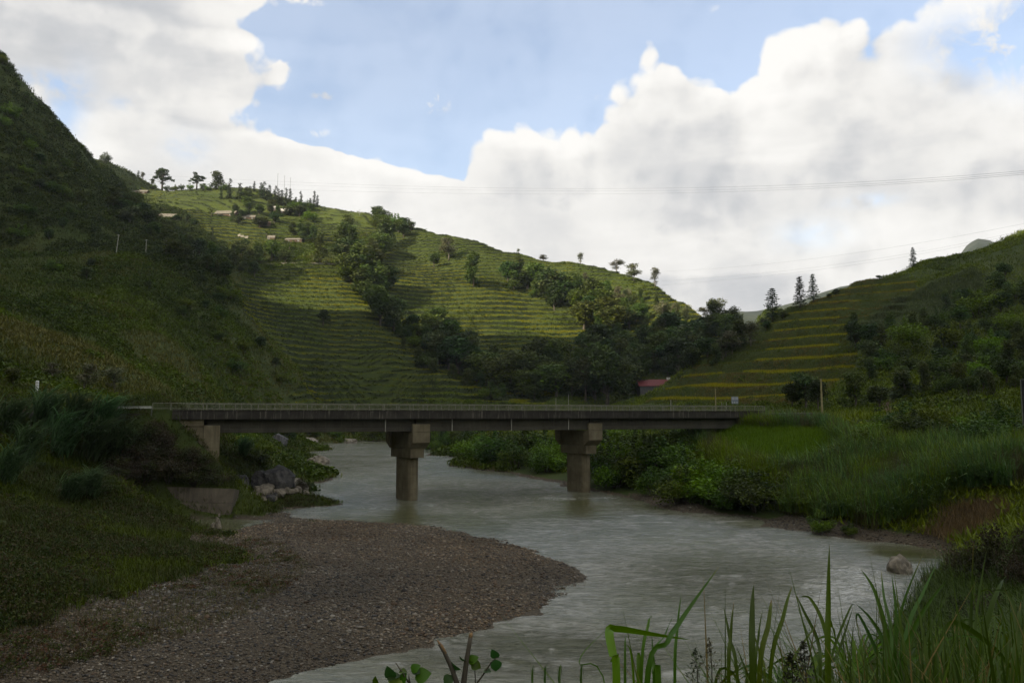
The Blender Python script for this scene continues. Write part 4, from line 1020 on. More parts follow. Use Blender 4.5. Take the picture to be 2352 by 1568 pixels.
stuff('rice_terraces', [tufts(rice & (TF < .50), 22000, 7, 1.0, .13, [(0.17, 0.19, 0.026), (0.20, 0.20, 0.032), (0.15, 0.17, 0.026)], .30, lean=.12, droop=.15, patch=(30, (0.19, 0.185, 0.032))),
                        tufts(rice & (TF > .44) & (TF < .56), 14000, 8, 1.15, .13, [(0.19, 0.20, 0.028), (0.21, 0.20, 0.034)], .25, lean=.15, droop=.25, patch=(30, (0.19, 0.185, 0.032))),
                        tufts(t2 & (TF >= .60), 24000, 6, .6, .14, [(0.055, 0.082, 0.018), (0.075, 0.095, 0.022)], .4, patch=(14, (0.10, 0.09, 0.03))),
                        clumps(t2, 2600, 30, .8, .17, [(0.05, 0.08, 0.018), (0.07, 0.10, 0.022)], .8, thr=(14, .2))],
      'grass', 'ripening yellow green rice on the stepped paddies at the left of the right hill', 'rice')
corn = VS & inpoly(PX, PY, [(1960, 760), (2050, 690), (2230, 620), (2300, 650), (2200, 720), (2080, 760)]) & (YY > 180)
stuff('maize_field', [tufts(corn, 8000, 9, 1.9, .16, [(0.075, 0.10, 0.05), (0.09, 0.115, 0.06)], .25, lean=.3, droop=.4, segs=2)], 'grass', 'pale grey green maize field high on the right hill', 'maize')
nL = VS & (XX < 0) & (YY > 26) & (YY <= 135) & ~GRAV
stuff('bank_grass', [tufts(nL, 30000, 8, .42, .05, [(0.022, 0.036, 0.009), (0.030, 0.044, 0.010), (0.038, 0.040, 0.016)], .3, scale_d=2.0, segs=2, patch=(7, (0.045, 0.068, 0.010))),
                     clumps(nL, 14000, 34, .50, .06, [(0.020, 0.034, 0.010), (0.032, 0.040, 0.013), (0.042, 0.036, 0.018)], .8, scale_d=1.0, thr=(9, -.05))],
      'grass', 'dark grass and weeds covering the left bank above the gravel bar', 'grass')
gedge = VS & (XX < 0) & (YY > 30) & (YY < 110) & GRAV & inpoly(PX, PY, [(-200, 1200), (430, 1215), (640, 1240), (720, 1300), (560, 1420), (300, 1500), (-200, 1600)])
stuff('gravel_weeds', [clumps(gedge, 1500, 22, .30, .055, [(0.035, 0.05, 0.016), (0.055, 0.05, 0.025), (0.075, 0.05, 0.03)], .7, thr=(5, .05)),
                       tufts(gedge, 2500, 6, .35, .03, [(0.05, 0.06, 0.02), (0.07, 0.06, 0.03)], .15, segs=2)],
      'grass', 'sparse reddish and green weeds growing through the upper part of the gravel bar', 'weeds')
# cane / reed field on the right flat
P_CANE = [(1560, 1010), (1700, 985), (1900, 985), (1960, 1030), (2100, 1050), (2352, 1040), (2400, 1100), (2330, 1115), (2180, 1130), (2100, 1180), (2010, 1215), (1900, 1212), (1820, 1190), (1760, 1150), (1640, 1085)]
cane = VS & inpoly(PX, PY, P_CANE) & (YY > 60) & (YY < 200) & ~GRAV & (ZZ > .5)
lb = inpoly(PX, PY, [(1590, 1000), (1900, 1000), (1960, 1060), (1850, 1100), (1700, 1080)])
stuff('cane_field', [tufts(cane & ~lb & (fbm(XX, YY, 3.0, 2) > -.15), 6500, 20, 2.5, .10, [(0.062, 0.122, 0.050), (0.085, 0.150, 0.064), (0.070, 0.130, 0.038)], .36, lean=.24, droop=.36, segs=3, patch=(8, (0.095, 0.15, 0.024)), zoff=.35),
                     tufts(cane & ~lb & (fbm(XX + 9, YY, 5, 2) > .1), 1500, 16, 3.3, .10, [(0.06, 0.11, 0.045), (0.10, 0.16, 0.05)], .30, lean=.3, droop=.45, segs=4, zoff=.4),
                     tufts(cane & ~lb, 6000, 8, 2.7, .06, [(0.075, 0.070, 0.035), (0.06, 0.06, 0.03)], .3, lean=.06, droop=.04, segs=2),
                     tufts(cane & lb, 9500, 12, 1.5, .06, [(0.065, 0.125, 0.018), (0.095, 0.165, 0.022), (0.05, 0.095, 0.016)], .3, lean=.18, droop=.2, segs=2, patch=(10, (0.07, 0.13, 0.022)))],
      'grass', 'dense tall green cane and reeds filling the flat beyond the river on the right', 'cane')
st_ = VS & DIRT & (YY < 110)
V_, q_, C_ = tufts(st_, 1500, 8, .8, .035, [(0.15, 0.12, 0.06), (0.08, 0.066, 0.036)], .5, lean=.6, droop=.1)
stuff('dry_stalks', [(V_, q_, C_)], 'grass', 'heap of dry brown stalks strewn over the bare soil on the right bank', 'dry stalks')
nb_ = VS & (((YY < 24)) | ((XX > 16) & (YY < 62) & (PX > 2000))) & (ZZ > .2)
rt_ = nb_ & (XX > .1 * YY + 1.0)
stuff('near_grass', [tufts(nb_ & (YY > 3.6) & (YY < 12) & (XX > .37 * YY + .1), 3000, 14, 1.45, .017, [(0.13, 0.11, 0.045), (0.04, 0.068, 0.016), (0.035, 0.062, 0.015), (0.045, 0.078, 0.018), (0.03, 0.05, 0.014)], .28, lean=.3, droop=.35, segs=4, patch=(3, (0.055, 0.085, 0.025))),
                     tufts(rt_ & (YY > 8), 9000, 14, 1.15, .034, [(0.03, 0.052, 0.014), (0.042, 0.07, 0.018)], .35, lean=.35, droop=.35, segs=3, scale_d=4),
                     tufts(nb_ & (YY > 3.6) & (YY < 14) & (XX > .42 * YY + .2), 1900, 9, 1.55, .034, [(0.04, 0.07, 0.02), (0.05, 0.085, 0.02)], .25, lean=.3, droop=.5, segs=5),
                     tufts(nb_ & (YY > 3.4) & (YY < 7) & (XX > .10 * YY + .3) & (XX < .42 * YY), 700, 12, 1.12, .012, [(0.04, 0.06, 0.018), (0.09, 0.075, 0.035)], .25, lean=.3, droop=.3, segs=4),
                     clumps(nb_ & (YY > 4) & (XX > .12 * YY + .6), 2600, 36, .30, .032, [(0.025, 0.045, 0.012), (0.038, 0.06, 0.015)], .9)],
      'grass', 'dense dark green grass and small leaved weeds on the near bank at lower right', 'grass')
# gravel stones
ico = []
import bmesh
bm = bmesh.new(); bmesh.ops.create_icosphere(bm, subdivisions=1, radius=1.0)
IV = np.array([v.co[:] for v in bm.verts]); IF = np.array([[v.index for v in f.verts] for f in bm.faces]); bm.free()


def stones(mask, n_, s0, s1, cols, sd_=0.0):
    x, y, z, f = samp(mask, n_); tone = 0.85 + .55 * fbm(x, y, 9, 3)[:, None]; cool = np.clip(fbm(x + 70, y, 14, 3) * 2.2, -1, 1)[:, None] * np.array([-.10, 0.0, .12]); s = (s0 + (s1 - s0) * r.random(n_) ** 3) * (1 + sd_ * y / 100)
    sc = s[:, None] * (0.7 + .6 * r.random((n_, 3))); sc[:, 2] *= .55; a = r.random(n_) * 6.28
    V = IV[None] * (1 + .22 * r.normal(size=(n_, len(IV), 1))) * sc[:, None]; ca, sa = np.cos(a)[:, None], np.sin(a)[:, None]
    X = V[:, :, 0] * ca - V[:, :, 1] * sa + x[:, None]; Y = V[:, :, 0] * sa + V[:, :, 1] * ca + y[:, None]; Z = V[:, :, 2] + z[:, None] + sc[:, 2:3] * .35
    return np.stack([X, Y, Z], -1).reshape(-1, 3), (IF[None] + (np.arange(n_) * len(IV))[:, None, None]).reshape(-1, 3), (pick(cols, n_, r, .3) * tone * (1 + cool)).repeat(len(IV), 0)


m_, T = newmat('stone'); a_ = T.n('ShaderNodeAttribute', attribute_name='col'); finish(T, a_.outputs[0], .8, .3); M['stone'] = m_
gm = VIS & GRAV & (YY > 28) & (YY < 240) & (ZZ > -.04)
SCOL = [(0.10, 0.083, 0.062), (0.15, 0.118, 0.080), (0.07, 0.064, 0.056), (0.18, 0.145, 0.10), (0.12, 0.082, 0.052), (0.055, 0.05, 0.045), (0.24, 0.21, 0.165)]
stuff('gravel_stones', [stones(gm, 70000, .02, .085, SCOL, .5), stones(gm & (YY > 45), 2500, .08, .16, SCOL[3:], .3), stones(gm & (PX > 700), 12000, .02, .075, [(0.14, 0.11, 0.075), (0.20, 0.16, 0.11)], .6)], 'stone', 'loose grey and brown river stones covering the gravel bar and shore', 'stones')

# ------------------------------------------------------------------ rocks
def rock(name, px, py, wpx, hpx, mat, label, D=None, seed=0, group=None, deep=1.0, lift=.3, sub=3, lean=(0, 0)):
    rr = np.random.default_rng(seed + 400)
    if D is None: x, y, _ = G(px, py, 0.0)
    else: x, y, _ = W(px, py, D)
    bm = bmesh.new(); bmesh.ops.create_icosphere(bm, subdivisions=sub, radius=1.0)
    wpx *= 1.3; hpx *= 1.25; w_, h_ = wpx * y / F / 2, hpx * y / F / (1 + lift)
    pl = [(Vector(rr.normal(size=3)).normalized(), .55 + .35 * rr.random()) for _ in range(9)]
    ph = rr.random(6) * 6
    for v in bm.verts:
        d = v.co.normalized(); q = 1.0
        for nn, k in pl:
            t = d.dot(nn)
            if t > 0.01: q = min(q, k / t)
        q *= 1 + .08 * math.sin(d.x * 7 + ph[0]) * math.sin(d.y * 7 + ph[1]) + .06 * math.sin(d.z * 13 + ph[2] + d.x * 9) + rr.normal() * .02
        v.co = d * q; v.co.x += lean[0] * v.co.z; v.co.x *= w_; v.co.y *= w_ * deep; v.co.z = v.co.z * h_
    me = bpy.data.meshes.new(name); bm.to_mesh(me); bm.free(); me.materials.append(M[mat])
    o = link(name, me); zb = max(terrain_z(x, y), 0.0) if D is not None else 0.0
    o.location = (x, y, zb + h_ * lift - .1); o.rotation_euler = (0, 0, rr.random() * .6 - .3)
    return tag(o, label, 'rock', group)


rock('boulder', 732, 1064, 38, 17, 'rock_pale', 'brown boulder standing alone in the water under the left span', seed=1)
rock('boulder', 2068, 1312, 46, 30, 'rock_pale', 'hollowed pale boulder in the calm water at lower right', seed=2, lift=.15)
rock('boulder', 548, 1098, 56, 32, 'rock_dark', 'rounded dark rock with a white streak at the left of the rocky point', D=110, seed=3)
rock('boulder', 600, 1098, 44, 34, 'rock_dark', 'middle dark rock of the row on the rocky point', D=112, seed=4)
rock('boulder', 640, 1098, 56, 44, 'rock_dark', 'largest black rock with a hole on the rocky point', D=112, seed=5)
rock('boulder', 655, 1146, 74, 48, 'rock_pale', 'ragged pale folded rock at the water edge of the rocky point', seed=6, lift=.35)
rock('boulder', 686, 1134, 38, 30, 'rock_pale', 'small pale rock beside the folded rock facing the river', seed=7)
rock('boulder', 560, 1160, 80, 22, 'rock_pale', 'long low pale ledge right of the leaning concrete wall', seed=8)
rock('boulder', 595, 1150, 34, 24, 'rock_dark', 'dark knob rising from the long low ledge', seed=9)
rock('boulder', 612, 1122, 50, 22, 'rock_pale', 'mossy pale rock below the row of dark rocks', D=110, seed=10)
rock('boulder', 708, 1030, 42, 24, 'rock_pale', 'pointed pale rock on the far shore below the left span', seed=11)
rock('boulder', 735, 1031, 44, 12, 'rock_pale', 'flat pale rock trailing off right of the pointed one', seed=12)
rock('boulder', 640, 1040, 60, 10, 'rock_pale', 'low pinkish rock shelf at the far left shore', seed=13)
rock('boulder', 640, 1028, 40, 26, 'rock_dark', 'dark boulder with pale top on the far left shore', D=255, seed=14)
rock('boulder', 800, 1016, 30, 10, 'rock_pale', 'small pale rock on the far shore near the left pier', seed=15)
for k in range(16):
    a = 545 + (k * 61) % 165; b = 1112 + (k * 29) % 46 - (a - 545) * .02
    rock('stone_block', a, b, 12 + (k * 7) % 17, 8 + (k * 5) % 9, 'rock_pale' if k % 3 else 'rock_dark', 'broken rock among the boulders of the rocky point', D=112 - (b - 1112) * .13, seed=70 + k, group='rocky point rubble', sub=2)
# cairn by the pool: three stones
cx_, cy_, _ = G(500, 1212, 0); e_ = empty('rock_pile', (cx_, cy_, terrain_z(cx_, cy_)))
for k, (dx, dz, s_) in enumerate(((-.45, .25, .55), (.15, .35, .62), (-.05, 1.0, .48), (.12, 1.55, .24))):
    o = rock('stone', 500, 1200, 10, 10, 'rock_pale', 'x', seed=30 + k); o.parent = e_; o.location = (dx, 0, dz); o.scale = (s_ / .55,) * 2 + (s_ / .5,)
    for kk_ in ('label', 'category'): del o[kk_]
tag(e_, 'craggy heap of stones like a small cairn at the still pool below the concrete wall', 'rock pile')
for k, (a, b, w_) in enumerate(((470, 1222, 20), (440, 1216, 26), (425, 1206, 20), (455, 1232, 16))): rock('boulder', a, b, w_, 8, 'rock_pale', 'small flat pale stone on the muddy edge of the still pool', seed=40 + k, group='pool edge stones')
rock('boulder', 232, 1523, 22, 14, 'rock_pale', 'small whitish stone lying alone on the lower gravel bar', seed=50)

# ------------------------------------------------------------------ leaning concrete wall on the left bank
x0_, y0_, _ = W(530, 1172, 97.6)
wl = empty('concrete_wall', (x0_, y0_, 0.15), math.radians(3)); wl.rotation_euler = (math.radians(-9), math.radians(2.2), math.radians(2))
tag(wl, 'leaning weathered concrete wall of cast blocks, undercut by the still pool on the left', 'wall')
widths = [(0, 2.6), (-2.6, 2.9), (-5.5, 2.3), (-7.8, 3.4), (-11.2, 3.0)]
for k, (a, w_) in enumerate(widths):
    mb = MB(); cut = [0, 0, 0, .5, 1.2][k]; mb.box((a - w_ / 2, 1.2, .75 + cut / 2), (w_ - .025, 2.4, 1.5 - cut)); mb.obj('block', M['wall'], wl, bevel=.02)
    mb = MB(); mb.box((a - w_ / 2, 1.26, 2.42), (w_ - .02, 2.3, 1.8 - .0)); mb.obj('block', M['wall'], wl, bevel=.02)
# ------------------------------------------------------------------ bridge
c1 = G(936, 1148, 0); c2 = G(1335, 1130, 0)
BX, BY = c1[0] - .3, c1[1] + 1.4; ex, ey = c2[0] - .3 - BX, c2[1] + 1.4 - BY; SP = math.hypot(ex, ey); ANG = math.atan2(ey, ex)
br = empty('bridge', (BX, BY, 0), ANG)
tag(br, 'long grey concrete girder bridge on two piers crossing the whole river', 'bridge')


def bs(px, off=-4.6):       # distance along the bridge of a photo column
    d = ray(px, 950); k = d[0] / d[1]; u = (math.cos(ANG), math.sin(ANG)); nx, ny = -u[1] * off, u[0] * off
    return (k * (BY + ny) - (BX + nx)) / (u[0] - k * u[1])


S0, S1 = bs(396), bs(1757)
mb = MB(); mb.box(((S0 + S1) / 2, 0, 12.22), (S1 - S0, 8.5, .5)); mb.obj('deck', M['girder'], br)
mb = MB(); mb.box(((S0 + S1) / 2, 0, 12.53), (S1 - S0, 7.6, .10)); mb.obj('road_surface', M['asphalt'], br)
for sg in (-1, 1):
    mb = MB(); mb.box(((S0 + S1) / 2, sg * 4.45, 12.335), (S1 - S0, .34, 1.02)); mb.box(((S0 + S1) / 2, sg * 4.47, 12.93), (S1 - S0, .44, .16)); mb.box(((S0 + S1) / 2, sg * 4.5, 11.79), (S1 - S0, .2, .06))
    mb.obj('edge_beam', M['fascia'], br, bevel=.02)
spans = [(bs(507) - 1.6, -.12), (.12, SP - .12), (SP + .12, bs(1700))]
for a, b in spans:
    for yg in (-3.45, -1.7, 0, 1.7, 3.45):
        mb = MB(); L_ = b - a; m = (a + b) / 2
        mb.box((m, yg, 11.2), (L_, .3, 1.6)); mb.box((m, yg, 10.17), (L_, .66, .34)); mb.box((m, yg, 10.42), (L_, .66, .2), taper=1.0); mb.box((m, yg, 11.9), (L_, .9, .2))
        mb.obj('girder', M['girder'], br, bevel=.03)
for px in (886, 1039, 1175, 1306):
    mb = MB(); s_ = bs(px, -4.0); mb.tube([(s_, -3.95, 11.75), (s_, -3.95, 10.0)], .075, 6); mb.obj('drain_pipe', M['pole_concrete'], br)


def capsule(L_, w_, n_=7):
    p = []; h_ = L_ / 2 - w_ / 2
    for k in range(n_ + 1): a = -math.pi / 2 + math.pi * k / n_; p.append((h_ + math.cos(a) * w_ / 2, math.sin(a) * w_ / 2))
    for k in range(n_ + 1): a = math.pi / 2 + math.pi * k / n_; p.append((-h_ + math.cos(a) * w_ / 2, math.sin(a) * w_ / 2))
    return p


def rot(poly, a): ca, sa = math.cos(a), math.sin(a); return [(x * ca - y * sa, x * sa + y * ca) for x, y in poly]


AX = math.radians(125) - ANG                      # pier long axis (away from camera), in bridge axes
for sx in (0, SP):
    pr = MB()
    pr.prism([(x + sx, y) for x, y in rot(capsule(4.9, 1.75), AX)], -3, 6.2)
    pier = pr.obj('pier', M['pier'], br, smooth=False)
    def oriented(boxes, name):
        q = MB()
        for (ac, ta, z0, z1, la, lt, la2, lt2) in boxes:      # along-axis centre, across centre, heights, sizes bottom/top
            p1 = [(ac - la / 2, ta - lt / 2), (ac + la / 2, ta - lt / 2), (ac + la / 2, ta + lt / 2), (ac - la / 2, ta + lt / 2)]
            p2 = [(ac - la2 / 2, ta - lt2 / 2), (ac + la2 / 2, ta - lt2 / 2), (ac + la2 / 2, ta + lt2 / 2), (ac - la2 / 2, ta + lt2 / 2)]
            q.prism([(x + sx, y) for x, y in rot(p1, AX)], z0, z1, [(x + sx, y) for x, y in rot(p2, AX)])
        return q.obj(name, M['pier'], pier, bevel=.03)
    oriented([(0, 0, 6.15, 7.45, 6.3, 2.2, 6.4, 2.25)], 'cap_base')
    oriented([(0, 0, 7.45, 9.85, 6.4, 2.0, 6.8, 2.35)], 'cap_beam')
    for sg in (-1, 1):
        q = MB()
        a0, a1 = 2.9, 4.35
        for (zz0, zz1, b0, b1) in ((7.45, 8.35, 3.1, a1), (8.35, 9.87, a1, a1)):
            p1 = [(sg * a0, -1.42), (sg * b0, -1.42), (sg * b0, 1.42), (sg * a0, 1.42)]; p2 = [(sg * a0, -1.42), (sg * b1, -1.42), (sg * b1, 1.42), (sg * a0, 1.42)]
            if sg < 0: p1 = p1[::-1]; p2 = p2[::-1]
            q.prism([(x + sx, y) for x, y in rot(p1, AX)], zz0, zz1, [(x + sx, y) for x, y in rot(p2, AX)])
        q.obj('cap_end', M['pier'], pier, bevel=.03)
        q = MB(); p1 = [(sg * 3.98, -1.42), (sg * 4.33, -1.42), (sg * 4.33, 1.42), (sg * 3.98, 1.42)]
        if sg < 0: p1 = p1[::-1]
        q.prism([(x + sx, y) for x, y in rot(p1, AX)], 9.9, 11.02); q.obj('shear_key', M['pier'], pier, bevel=.03)
# abutments
ab = MB(); sA = bs(507); ab.box((sA - 1.0, 0, 8.0), (2.0, 9.0, 6.0)); ab.box((sA - 5.2, 0, 8.9), (6.4, 8.6, 6.0)); ab.box((sA - 4.9, 0, 6.3), (5.6, 9.1, 5.6)); ab.box((sA - 5.3, -4.36, 10.95), (6.6, .12, .1))
ab.obj('abutment', M['pier'], br, bevel=.04)
ab = MB(); sB = bs(1700); ab.box((sB + 1.2, 0, 8.8), (2.4, 8.8, 6.1)); ab.box((S1 - 1.3, -3.6, 9.4), (2.4, 1.4, 4.6)); ab.box((S1 - 1.3, 3.6, 9.4), (2.4, 1.4, 4.6)); ab.obj('abutment', M['pier'], br, bevel=.04)
# railings
R0, R1 = bs(350), S1
for sg in (-1, 1):
    y_ = sg * 4.45
    mb = MB(); mb.box(((R0 + R1) / 2, y_, 13.86), (R1 - R0, .11, .09)); mb.obj('top_rail', M['rail_paint'], br)
    mb = MB(); mb.box(((R0 + R1) / 2, y_, 13.17), (R1 - R0, .06, .06)); mb.obj('bottom_rail', M['rail_paint'], br)
    npost = 47
    for k in range(npost):
        s_ = R0 + (R1 - R0) * k / (npost - 1); mb = MB(); mb.box((s_, y_, 13.40), (.11, .10, .84)); mb.obj('railing_post', M['rail_paint'], br)
    mb = MB()
    for k in range(int((R1 - R0) / .16)):
        s_ = R0 + .08 + k * .16; mb.box((s_, y_, 13.51), (.022, .022, .66))
    mb.obj('balusters', M['rail_paint'], br)
# roads at both ends
def ribbon_road(name, pts, w_, mat, dz=.12):
    V = []; Fc = []
    for i, (x, y, z) in enumerate(pts):
        a = pts[max(0, i - 1)]; b = pts[min(len(pts) - 1, i + 1)]; t = Vector((b[0] - a[0], b[1] - a[1])).normalized(); nx, ny = -t.y, t.x
        V += [(x + nx * w_ / 2, y + ny * w_ / 2, z + dz), (x - nx * w_ / 2, y - ny * w_ / 2, z + dz), (x - nx * w_ / 2, y - ny * w_ / 2, z - 1.4), (x + nx * w_ / 2, y + ny * w_ / 2, z - 1.4)]
        if i:
            b_ = 4 * i
            for k in range(4): Fc.append((b_ - 4 + k, b_ - 4 + (k + 1) % 4, b_ + (k + 1) % 4, b_ + k))
    mb = MB(); mb.v = V; mb.f = Fc; return tag(mb.obj(name, M[mat]), kind='structure')


def bw(s_, y_, z_): return (BX + math.cos(ANG) * s_ - math.sin(ANG) * y_, BY + math.sin(ANG) * s_ + math.cos(ANG) * y_, z_)


ribbon_road('road', [bw(S1 + .02, 0, 12.4), bw(S1 + 12, 1, 12.5), bw(S1 + 26, 8, 12.7), bw(S1 + 40, 24, 13.4)], 8, 'asphalt')
ribbon_road('road', [bw(S0 - .02, 0, 12.4), bw(S0 - 12, 0, 12.4), bw(S0 - 24, 3, 12.8)], 8, 'asphalt')
q_ = [hit(a, b) for a, b in ((612, 609), (640, 607), (670, 606), (700, 606), (735, 607), (768, 609))]
ribbon_road('road', [(x, y + 2, z + .3) for x, y, z in q_], 5, 'road_pale', .5)

# ------------------------------------------------------------------ houses
def house(px, py, wpx, wall_h, roof_h, wall_m, roof_m, label, D=None, rz=0.0, depth=.55, name='farmhouse', over=.08, windows=2, z=None, chimney=False):
    if D is None: x, y, zt = hit(px, py)
    else: x, y, _ = W(px, py, D); zt = terrain_z(x, y)
    if z is not None: zt = z
    w_ = wpx * y / F; d_ = w_ * depth; wh = wall_h * y / F; rh = roof_h * y / F
    e = empty(name, (x, y + d_ / 2, zt), rz); tag(e, label, 'house')
    mb = MB(); mb.box((0, 0, wh / 2 - .5), (w_ * (1 - over), d_ * (1 - over), wh + 1))
    b = len(mb.v); X, Y = w_ * (1 - over) / 2 - .003, d_ * (1 - over) / 2          # gables
    mb.v += [(-X, -Y, wh), (-X, Y, wh), (-X, 0, wh + rh * .9), (X, -Y, wh), (X, Y, wh), (X, 0, wh + rh * .9)]; mb.f += [(b, b + 2, b + 1), (b + 3, b + 4, b + 5)]
    wall = mb.obj('wall', M[wall_m], e)
    mb = MB(); X, Y, t = w_ / 2, d_ / 2, .18
    for sg in (-1, 1):
        b = len(mb.v); mb.v += [(-X, sg * Y, wh - .2), (X, sg * Y, wh - .2), (X, 0, wh + rh), (-X, 0, wh + rh), (-X, sg * Y, wh - .2 + t), (X, sg * Y, wh - .2 + t), (X, 0, wh + rh + t), (-X, 0, wh + rh + t)]
        mb.f += [tuple(b + i for i in f) for f in ((0, 1, 2, 3), (4, 5, 6, 7), (0, 1, 5, 4), (1, 2, 6, 5), (3, 0, 4, 7))]
    roof = mb.obj('roof', M[roof_m], e)
    for k in range(windows):
        wx_ = (-.28 + .56 * k / max(1, windows - 1)) * w_ if windows > 1 else -.30 * w_; f = empty_win(wx_, -d_ * (1 - over) / 2, wh * .52, 1.1, 1.2, e)
    return e, w_, d_, wh, rh


def empty_win(x, y, z, w_, h_, parent):
    mb = MB(); t = .12
    mb.box((x, y - .03, z + h_ / 2), (w_ + t, .12, t)); mb.box((x, y - .03, z - h_ / 2), (w_ + t, .12, t)); mb.box((x - w_ / 2, y - .03, z), (t, .12, h_ - t)); mb.box((x + w_ / 2, y - .03, z), (t, .12, h_ - t))
    mb.box((x, y - .03, z), (t * .7, .1, h_ - t)); mb.box((x, y - .035, z), (w_ - t, .1, t * .7))
    f = mb.obj('window', M['white_paint'], parent)
    mb = MB(); mb.box((x, y - .012, z), (w_ - t, .04, h_ - t)); mb.obj('pane', M['glass_dark'], f); return f


house(372, 502, 54, 4, 11, 'wall_clay', 'roof_grey', 'long low farmhouse with a grey tiled roof by the shaded gully', rz=.15)
house(516, 499, 52, 5, 10, 'wall_clay', 'roof_grey', 'farmhouse with weathered grey roof half hidden at the middle of the village', rz=-.1)
house(570, 504, 30, 5, 6, 'wall_clay', 'roof_grey', 'small grey roofed house peeking between the village trees', rz=.1)
house(654, 490, 24, 6, 6, 'wall_clay', 'roof_white', 'house with a bright white roof at the right of the village', rz=.05)
house(624, 486, 18, 7, 4, 'wall_clay', 'roof_white', 'small pale roofed house just left of the bright white roof', rz=.1)
house(607, 520, 26, 9, 4, 'wall_clay', 'wall_clay', 'bare clay walled hut on the brown soil below the white roofs', rz=.2, windows=1)
house(622, 551, 18, 5, 6, 'wall_clay', 'roof_grey', 'tiny grey roofed shed below the clay hut', windows=1)
house(674, 556, 42, 5, 5, 'wall_clay', 'roof_grey', 'long thin grey roofed shed under the light green thicket', rz=-.05)
house(318, 443, 36, 3, 6, 'wall_clay', 'roof_grey', 'dark roofed farmhouse in shade below the spur skyline', rz=.1)
e_, w_, d_, wh, rh = house(1507, 922, 80, 44, 15, 'wall_grey', 'roof_red', 'grey building with a red metal roof left of the rice terraces', D=402, rz=.03, windows=0, name='red_roofed_house', depth=.7)
empty_win(-.36 * w_, -d_ * .92 / 2, wh * .45, 1.9, 1.8, e_)
mb = MB(); mb.box((w_ * .43, 0, wh + rh + .5), (1.6, 1.2, 1.0)); mb.box((w_ * .43, 0, wh + rh + 1.1), (2.0, 1.6, .2)); mb.obj('chimney', M['white_paint'], e_)
# white curved fence by the village
q_ = [hit(a, b) for a, b in ((546, 541), (552, 546), (560, 549), (570, 551))]; mb = MB()
for a, b in zip(q_[:-1], q_[1:]):
    L_ = math.hypot(b[0] - a[0], b[1] - a[1]); mb.box(((a[0] + b[0]) / 2, (a[1] + b[1]) / 2, (a[2] + b[2]) / 2 + .7), (L_ + .1, .15, 1.7), rz=math.atan2(b[1] - a[1], b[0] - a[0]))
tag(mb.obj('fence', M['fence_pale']), 'short pale curved wall on the terrace left of the tiny shed', 'fence')

# ------------------------------------------------------------------ poles, wires, signs
def pole(px, py, hpx, label, mat='pole_concrete', D=None, lean=0.0, rad=.14, arms=True, group=None, zbase=None, name='utility_pole', cat='pole'):
    if D is None: x, y, z = hit(px, py, 60)
    else: x, y, z0 = W(px, py, D); z = zbase if zbase is not None else z0
    h_ = hpx * y / F; e = empty(name, (x, y, z)); e.rotation_euler = (0, lean, 0); tag(e, label, cat, group)
    mb = MB(); mb.tube([(0, 0, -1.2), (0, 0, h_)], [rad, rad * .65], 8); mb.obj('shaft', M[mat], e)
    if arms:
        mb = MB(); mb.box((0, -.12, h_ - .5), (1.1, .08, .09)); mb.obj('crossarm', M['steel'], e)
        for k in (-.45, 0, .45): m2 = MB(); m2.tube([(k, -.12, h_ - .45), (k, -.12, h_ - .28), (k, -.12, h_ - .2)], [.05, .06, .03], 6); m2.obj('insulator', M['white_paint'], e)
    return e


pole(267, 582, 45, 'tallest and leftmost of four pale poles along the hillside bench road, leaning right', D=341, lean=.09, rad=.2)
pole(335, 583, 34, 'second from left of four pale poles along the hillside bench road', D=350, rad=.16)
pole(381, 583, 34, 'third from left of four pale poles along the hillside bench road', D=356, rad=.16)
pole(443, 603, 30, 'lowest and rightmost of four pale poles along the hillside bench road', D=368, rad=.16)
for px, t_, b_, l in ((637, 396, 440, 'left and tallest'), (652, 400, 465, 'middle'), (666, 406, 448, 'right and shortest')):
    pole(px, b_ + 12, b_ + 12 - t_, l + ' of three thin masts rising behind the village conifers', D=722, mat='steel', rad=.16, name='power_mast', cat='mast')
pole(826, 496, 14, 'small pale pole on the skyline right of the village', rad=.12)
pole(821, 590, 16, 'small pale pole on the slope among the central terraces', rad=.12)
pole(802, 645, 14, 'small pale pole near the right end of the pale hillside road', rad=.12)
pole(1888, 946, 76, 'yellowish concrete pole standing among trees right of the bridge', mat='pole_yellow', D=136, rad=.20, arms=False)
pole(1644, 940, 48, 'thin yellowish pole behind the right end of the bridge, left of the blue sign', mat='pole_yellow', D=178, rad=.14, arms=False)
pole(1277, 945, 31, 'short pale post behind the middle of the bridge, left of a taller one', D=300, rad=.12, arms=False, name='post', cat='post')
pole(1306, 945, 40, 'taller pale post behind the middle of the bridge near the dark wood', D=300, rad=.12, arms=False, name='post', cat='post')
pole(1541, 940, 22, 'small pointed pale post behind the bridge below the red roofed house', D=230, rad=.12, arms=False, name='post', cat='post')
pole(1658, 940, 17, 'left of two tiny pale posts just behind the bridge railing', D=190, rad=.07, arms=False, name='post', cat='post')
pole(1669, 940, 17, 'right of two tiny pale posts just behind the bridge railing', D=190, rad=.07, arms=False, name='post', cat='post')
pole(1394 + 360, 620, 12, 'tiny pale stump pole on the right hill terraces', D=300, rad=.12, arms=False, zbase=None) if False else None
pole(2048, 784, 14, 'small pale pole on the grassy right hill above the terraces', rad=.10, arms=False)
mp_ = W(85, 896, 118); e_ = empty('marker_post', (mp_[0], mp_[1], terrain_z(mp_[0], mp_[1]))); tag(e_, 'small white banded marker post on the grassy slope at far left', 'marker post'); hz = 25 * 118 / F + mp_[2] - terrain_z(mp_[0], mp_[1])
e_.location.z = mp_[2] - .3
